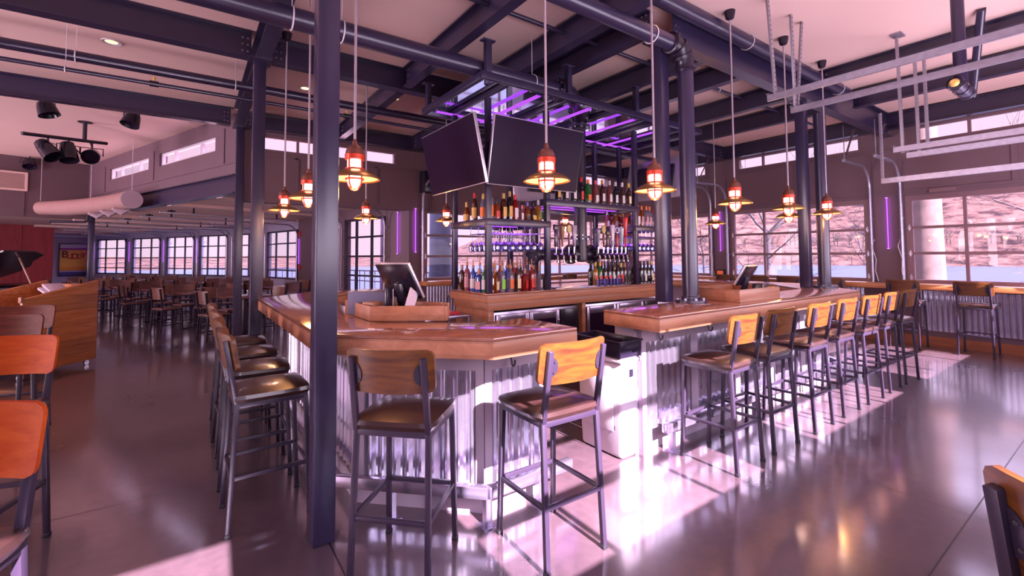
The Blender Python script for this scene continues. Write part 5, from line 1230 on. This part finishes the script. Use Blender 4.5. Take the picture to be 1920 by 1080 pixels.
# curved tracks at the sides of the windows
def curved_track(label, base, inward, ztop, length, z0=1.0, r=.38, rr=.026, strut=True):
    o = thing('curved_track', label, 'door track', (0, 0, 0), 0, 'curved door tracks beside the windows'); B_ = Vector((*base, 0)); I_ = Vector((*inward, 0)).normalized(); B_ = B_+I_*.07
    pts = [B_+Vector((0, 0, z0)), B_+Vector((0, 0, ztop-r))]
    for k in range(1, 8):
        a = PI/2*k/8; pts.append(B_+I_*(r-r*math.cos(a))+Vector((0, 0, ztop-r+r*math.sin(a))))
    pts += [B_+I_*r+Vector((0, 0, ztop)), B_+I_*(r+length)+Vector((0, 0, ztop))]
    MB().tube(pts, rr, 8).build('rail', M['galv'], o)
    if strut:
        e = B_+I_*(r+length*.95); zt = 3.6 if ztop > 2.6 else 2.6
        s_ = MB().bar(e+Vector((0, 0, ztop)), e+Vector((0, 0, zt)), .03, .004)
        if zt > 3: s_.bar(e+Vector((0, 0, ztop)), e+I_*(-.45)+Vector((0, 0, zt)), .03, .004)
        s_.build('strut', M['galv'], o, smooth=False)
    MB().b2((B_.x-.03, B_.y-.03, z0-.02), (B_.x+.03, B_.y+.03, z0)).build('foot_plate', M['galv'], o, smooth=False)
    for z in (1.5, 2.1): MB().bar(B_+Vector((0, 0, z)), B_-I_*.068+Vector((0, 0, z)), .05, .03).build('bracket', M['galv'], o, smooth=False)
    return o
for y, t in ((2.47, 'right of the pier with the violet tube'), (2.89, 'left of that pier, beside the second right window'), (5.53, 'at the left side of the second right window'), (5.91, 'at the right side of the corner window')):
    curved_track('galvanised door track curving inward '+t, (XR, y), (-1, 0), 3.02, .75)
for x, t in ((3.84, 'at the left end of the back wall'), (6.56, 'left of the pier behind the taps'), (6.83, 'right of the pier behind the taps')):
    curved_track('galvanised door track curving inward '+t, (x, 8.6), (0, -1), 3.0, .7)
for i in (0, 2, 4, 6, 8, 10, 12):
    a_, b_ = Vector(WP[i]), Vector(WP[i+1]); d = (b_-a_).normalized(); n = Vector((-d.y, d.x))
    for k_, (e, s) in enumerate(((a_, -.06), (b_, .06))):
        q_ = e+d*s; curved_track('curved door track, %s side of the wing window %s' % (('right', 'left')[k_], wn_[(0, 0, 1, 0, 2, 0, 3, 0, 4, 0, 5, 0, 6)[i]]), (q_.x, q_.y), (n.x, n.y), 2.46, 1.2, .8, .32, .018)
# violet light tubes on the piers
tu = None
def tube_light(x, y, z0, z1, rz, t):
    global tu
    lb = 'vertical violet light tube '+t
    o = thing('light_tube', lb, 'light tube', (x, y, z0), rz, 'violet tubes on the window piers')
    MB().cyl((0, -.018, .01), (0, -.018, z1-z0-.01), .010, 10).build('tube', M['tube'], o)
    MB().b2((-.018, -.032, 0), (.018, -.001, .012)).build('end_cap', M['offwhite'], o, smooth=False); MB().b2((-.018, -.032, z1-z0-.012), (.018, -.001, z1-z0)).build('end_cap', M['offwhite'], o, smooth=False)
    l = bpy.data.lights.new('tube_glow', 'AREA'); l.shape = 'RECTANGLE'; l.size = .03; l.size_y = z1-z0; l.energy = .7; l.color = (.5, .12, 1)
    lo_ = bpy.data.objects.new('tube_glow', l); col.objects.link(lo_); lo_.parent = o; lo_.location = (0, -.045, (z1-z0)/2); lo_.rotation_euler = (rad(90), 0, 0)
tube_light(XR, 2.67, 1.58, 2.47, -PI/2, 'on the pier between the two right windows')
tube_light(XR, 5.72, 1.58, 2.47, -PI/2, 'on the far right pier behind the small pendant')
tube_light(3.70, 8.6, 1.58, 2.47, 0, 'on the back wall pier left of the bottle rack')
a_ = Vector((3.57, 8.6)); b_ = Vector(WP[0]); mdd = a_.lerp(b_, .45); d = (b_-a_).normalized()
tube_light(mdd.x, mdd.y, 1.55, 2.40, math.atan2(d.y, d.x)+PI, 'at the corner of the wing, left of the back wall pier')
for i, t in ((3, 'left of the glazed door'), (7, 'between the wing windows halfway along'), (9, 'between two far wing windows'), (11, 'between the last two wing windows'), (13, 'beside the poster wall')):
    p_ = Vector(WP[i]).lerp(Vector(WP[i+1]) if i+1 < len(WP) else Vector(WP[i]), .5 if i != 3 else .1); d = (Vector(WP[i])-Vector(WP[i-1])).normalized()
    if i == 3: p_ = Vector(WP[3]).lerp(Vector(WP[4]), .5)
    tube_light(p_.x, p_.y, 1.35, 2.2, math.atan2(d.y, d.x)+PI, 'in the wing '+t)
p_ = Vector(WP[1]).lerp(Vector(WP[2]), .97); tube_light(p_.x, p_.y, 1.3, 2.05, math.atan2(dd.y, dd.x)+PI, 'in the wing beside the glazed door')
for z, t in ((2.18, 'high above'), (1.2, 'low below')):
    q_ = Vector(WP[1]).lerp(Vector(WP[2]), .93); tag(MB().b2((-.05, -.06, -.07), (.05, -.001, .07)).build('alarm_box', M['redplastic'], bevel=.01, loc=(q_.x, q_.y, z), rz=math.atan2(dd.y, dd.x)+PI), 'small red alarm box %s the violet tube by the glazed door' % t, 'alarm')

# ------------------------------------------------------------------ left: stage lights, duct, vents, poster
def stage_light(x, y, z, rz, tilt, label, parent=None, r=.11, ln=.24):
    o = thing('stage_light', label, 'stage light', (x, y, z), rz)
    R = Matrix.Rotation(rad(tilt), 3, 'X')
    MB().lathe([(.05, -ln*.55), (r*.7, -ln*.5), (r*.85, -ln*.2), (r, ln*.45), (r*.92, ln*.45), (r*.7, 0)], (0, 0, -.13), 20, R@Matrix.Rotation(PI/2, 3, 'X'), caps=False).build('lamp_housing', M['black'], o)
    MB().lathe([(.0, -.0), (r*.85, 0)], Vector((0, 0, -.13))+R@Vector((0, -.04, 0)), 16, R@Matrix.Rotation(PI/2, 3, 'X'), caps=False).build('lens', M['tv'], o)
    MB().tube([(-r-.02, 0, -.13), (-r-.02, 0, 0), (r+.02, 0, 0), (r+.02, 0, -.13)], .010, 6).cyl((0, 0, 0), (0, 0, .10), .014, 8).build('yoke', M['steel2'], o)
    return o
stage_light(-1.72, 9.2, 3.79, 1.2, 70, 'black stage lamp under the left cross beam, left one', r=.125, ln=.2)
stage_light(-.78, 9.2, 3.79, -.8, 70, 'black stage lamp under the left cross beam, right one', r=.125, ln=.2)
sb = thing('stage_light_bar', 'dark clamp bar under the ceiling carrying a cluster of three stage lamps', 'light bar', (-1.54, 10.8, 3.9), rad(40))
MB().cyl((0, 0, 0), (0, 0, -.36), .03, 10).cyl((-.85, 0, -.42), (.35, 0, -.30), .03, 10).build('bar', M['steel2'], sb)
MB().lathe([(.10, -.012), (.10, 0)], n=16).tube([(.1, .05, -.3), (.2, .1, -.45), (0, .1, -.55), (-.2, .05, -.4)], .012, 6).build('mount', M['steel2'], sb)
for i, (dx, dy) in enumerate(((.05, .03), (-.22, -.18), (-.44, -.36))):
    stage_light(-1.50+dx, 10.85+dy, 3.46-.02*i, .5*i, [20, 70, 50][i], 'black stage lamp in the cluster over the stage, %s one' % ('right', 'middle', 'left')[i], r=.13, ln=.34)
pt = lambda s, o_=0: (CEND[0]-CV[0]*s-CU[0]*o_, CEND[1]-CV[1]*s-CU[1]*o_)
c_ = pt(2.1, .03); o = thing('wall_grille', 'pale louvred air grille on the stage wall at the left edge', 'air grille', (c_[0], c_[1], 3.31), math.atan2(CV[1], CV[0]))
MB().b2((-1.0, -.02, -.22), (1.0, .02, -.18)).b2((-1.0, -.02, .18), (1.0, .02, .22)).b2((-1.0, -.02, -.18), (-.96, .02, .18)).b2((.96, -.02, -.18), (1.0, .02, .18)).build('frame', M['ceiling'], o, smooth=False)
b = MB()
for k in range(18): b.box((0, 0, -.17+.02*k), (1.92, .024, .004), mat=Matrix.Rotation(.6, 3, 'X'))
b.build('louvres', M['ceiling'], o, smooth=False)
c_ = pt(1.1, .16); stage_light(c_[0], c_[1], 3.86, .3, 60, 'small black lamp at the top of the stage wall above the grille', r=.13, ln=.2)
# fabric duct hanging in front of the slanted header
d0 = [wloc(7.2, -.95), wloc(6.6, -.62), wloc(5.7, -.44), wloc(4.7, -.36), wloc(3.5, -.36)]
o = thing('air_duct', 'long grey-brown fabric air duct hanging below the slanted clerestory wall', 'air duct')
MB().tube([(*p, 2.68-.004*i) for i, p in enumerate(d0)], [.15, .18, .18, .18, .18], 24).build('duct_body', M['duct'], o)
e = Vector((*d0[-1], 2.664)); dv = Vector((-CU[0], -CU[1], 0)); MB().tube([e, e+dv*.02], .182, 28).build('end_cap', M['ductend'], o)
for k in (0, 2, 4): MB().cyl((*d0[k], 2.85), (*d0[k], 3.9), .004, 5).build('hanging_wire', M['offwhite'], o)
sc_ = plain('orange_scrap', (.30, .10, .08), .8)
for s_, t in ((5.4, 'left'), (4.6, 'middle'), (3.9, 'right')):
    p_ = wloc(s_, -.40); tag(MB().tube([(p_[0]-.14, p_[1], 2.50), (p_[0], p_[1]+.05, 2.44), (p_[0]+.14, p_[1], 2.51)], [.03, .07, .03], 8).build('duct_strap', M['ductend']), 'pale cloth strap hanging under the fabric duct, %s one' % t, 'strap')
b = MB(); ct = lambda s, v: (C0[0]+CU[0]*s+CV[0]*v, C0[1]+CU[1]*s+CV[1]*v)
p_, q_ = ct(.1, .02), ct(7.55, .02)
b = MB(); ibeam(b, (*p_, 2.56), (*q_, 2.56), .31, .16, .014); tag(b.build('header_beam', M['steel'], smooth=False), 'dark steel header beam under the slanted clerestory wall over the dining tables', 'beam')
p_ = ct(7.42, .02); column(p_[0], p_[1], 2.56, 'dark steel column at the far end of the slanted header, behind the podium')
p_ = ct(7.2, -.12); tag(MB().tube([(p_[0], p_[1], 2.55), (p_[0], p_[1], 2.44), (p_[0]-.05, p_[1]-.02, 2.40), (p_[0]-.7, p_[1]+.25, 2.40)], .03, 10).build('drain_pipe', M['steel2']), 'thin dark pipe bending under the header at the far column', 'pipe')
# poster and ceiling tracks in the wing
ew = lambda s, o_=0: (WP[-1][0]-CV[0]*s-CU[0]*o_, WP[-1][1]-CV[1]*s-CU[1]*o_)
c_ = ew(.62, .03); o = thing('poster', 'framed orange poster reading BUDDY on the wall at the end of the wing', 'poster', (c_[0], c_[1], 1.45), math.atan2(CV[1], CV[0]))
pw, ph = .94, 1.42
MB().b2((-pw/2, -.03, -ph/2), (pw/2, 0, ph/2)).build('frame', M['steel2'], o, bevel=.01)
mp_, nt, bs, oo = newmat('poster_print'); N = nt.nodes.new; L = nt.links.new; t = N('ShaderNodeTexCoord'); sx = N('ShaderNodeSeparateXYZ'); L(t.outputs['Object'], sx.inputs[0])
mr2 = N('ShaderNodeMapRange'); mr2.inputs[1].default_value = -ph/2; mr2.inputs[2].default_value = ph/2; L(sx.outputs[2], mr2.inputs[0]); r = N('ShaderNodeValToRGB'); r.color_ramp.interpolation = 'CONSTANT'; L(mr2.outputs[0], r.inputs[0])
E0 = r.color_ramp.elements; E0[0].position = 0; E0[0].color = (.06, .04, .20, 1); E0[1].position = .12; E0[1].color = (.35, .33, .55, 1)
for p__, c__ in ((.16, (.75, .22, .03, 1)), (.24, (.80, .30, .04, 1)), (.30, (.85, .40, .06, 1)), (.80, (.30, .03, .30, 1)), (.86, (.55, .45, .6, 1))):
    e_ = E0.new(p__); e_.color = c__
L(r.outputs[0], bs.inputs['Base Color']); bs.inputs['Roughness'].default_value = .25
MB().b2((-pw/2+.03, -.034, -ph/2+.03), (pw/2-.03, -.030, ph/2-.03)).build('print', mp_, o, smooth=False)
for i, (ch, cc, dz, s) in enumerate((('B', (.10, .0, .02), .04, .42), ('U', (.45, .01, .0), -.01, .30), ('D', (.38, .0, .03), -.02, .34), ('D', (.50, .06, .0), -.01, .30), ('Y', (.55, .0, .08), .03, .34))):
    fc = bpy.data.curves.new('letter', 'FONT'); fc.body = ch; fc.size = s; fc.extrude = .003; fc.offset = .008; f0 = bpy.data.objects.new('tmp', fc); me_ = bpy.data.meshes.new_from_object(f0); bpy.data.objects.remove(f0); me_.materials.clear(); fo = bpy.data.objects.new('letter', me_); col.objects.link(fo); fo.parent = o
    fo.location = (-.40+.16*i, -.038, .06+dz); fo.rotation_euler = (rad(90), 0, 0); me_.materials.append(plain('letter_ink_%d' % i, cc, .4))
# far low track lights on the wing ceiling
for i, (u, v, t) in enumerate(((3.2, 1.6, 'nearest'), (4.6, 1.7, 'second'), (6.2, 1.8, 'third'), (8.0, 1.9, 'fourth'), (10.0, 2.0, 'fifth'), (12.2, 2.1, 'farthest'))):
    p_ = wloc(u, v); o = thing('ceiling_heater', 'long galvanised bar hung under the wing ceiling, %s from the bar' % t, 'hanging bar', (p_[0], p_[1], 2.44), math.atan2(CV[1], CV[0]), 'bars under the wing ceiling')
    MB().b2((-1.6, -.04, -.03), (1.3, .04, .0)).build('bar', M['galv'], o, bevel=.004); MB().b2((-1.0, -.01, 0), (-.97, .01, .18)).b2((-1.06, -.01, .13), (-.91, .01, .16)).b2((.8, -.01, 0), (.83, .01, .18)).build('hanger', M['steel2'], o, smooth=False)
# ceiling grilles
for x, y, t in ((-2.0, 6.9, 'at the upper left edge'), (1.05, 6.0, 'left of the canopy beyond the cross beam'), (-4.2, 13.2, 'over the stage')):
    o = thing('ceiling_grille', 'square white air grille in the ceiling '+t, 'air grille', (x, y, 3.9), .0)
    MB().b2((-.27, -.27, -.015), (.27, .27, -.001)).build('frame', M['ceiling'], o, bevel=.004); b = MB()
    for k in range(11): b.b2((-.24, -.23+.045*k, -.024), (.24, -.215+.045*k, -.015))
    b.build('slats', M['offwhite'], o, smooth=False)
# speaker on the back wall corner, small orange sign, cords
o = thing('wall_speaker', 'black wall speaker beside the left television', 'speaker', (3.9, 8.50, 3.0), rad(10)); MB().b2((-.13, -.12, -.22), (.13, .08, .22)).build('cabinet', M['black'], o, bevel=.03); MB().b2((-.03, .08, -.04), (.03, .10, .04)).build('bracket', M['steel2'], o, smooth=False)
o = thing('orange_device', 'small orange device in a black holder on the far right pier above the rail', 'device', (XR-.05, 5.72, 1.09), -PI/2); MB().b2((-.09, -.02, -.07), (.09, .04, .07)).build('holder', M['black'], o, bevel=.006); MB().b2((-.065, -.026, -.045), (.065, -.019, .045)).build('face', emit('orange_display', (1, .12, .02), .6), o, smooth=False)
for y, t in ((2.86, 'left of the pier with the violet tube'), (2.50, 'right of the pier with the violet tube'), (5.9, 'by the corner window')):
    tag(MB().tube([(XR-.04, y, 1.75), (XR-.10, y+.02, 1.62), (XR-.09, y-.03, 1.4), (XR-.11, y-.02, 1.2), (XR-.05, y-.04, 1.02)], .006, 6).build('cord', M['offwhite']), 'white cord hanging '+t, 'cord')
tag(MB().b2((-.04, -.02, -.06), (.04, .0, .06)).build('socket', M['black'], loc=(XR-.002, 2.66, .55), rz=-PI/2), 'small black wall socket beside the corrugated wainscot at the right', 'socket')
tag(MB().b2((-.16, -.012, -.03), (.16, .012, .03)).build('clip', M['window'], loc=(XR-.02, 1.95, 2.52), rz=PI/2), 'small mauve clip on the head of the first right window', 'clip')
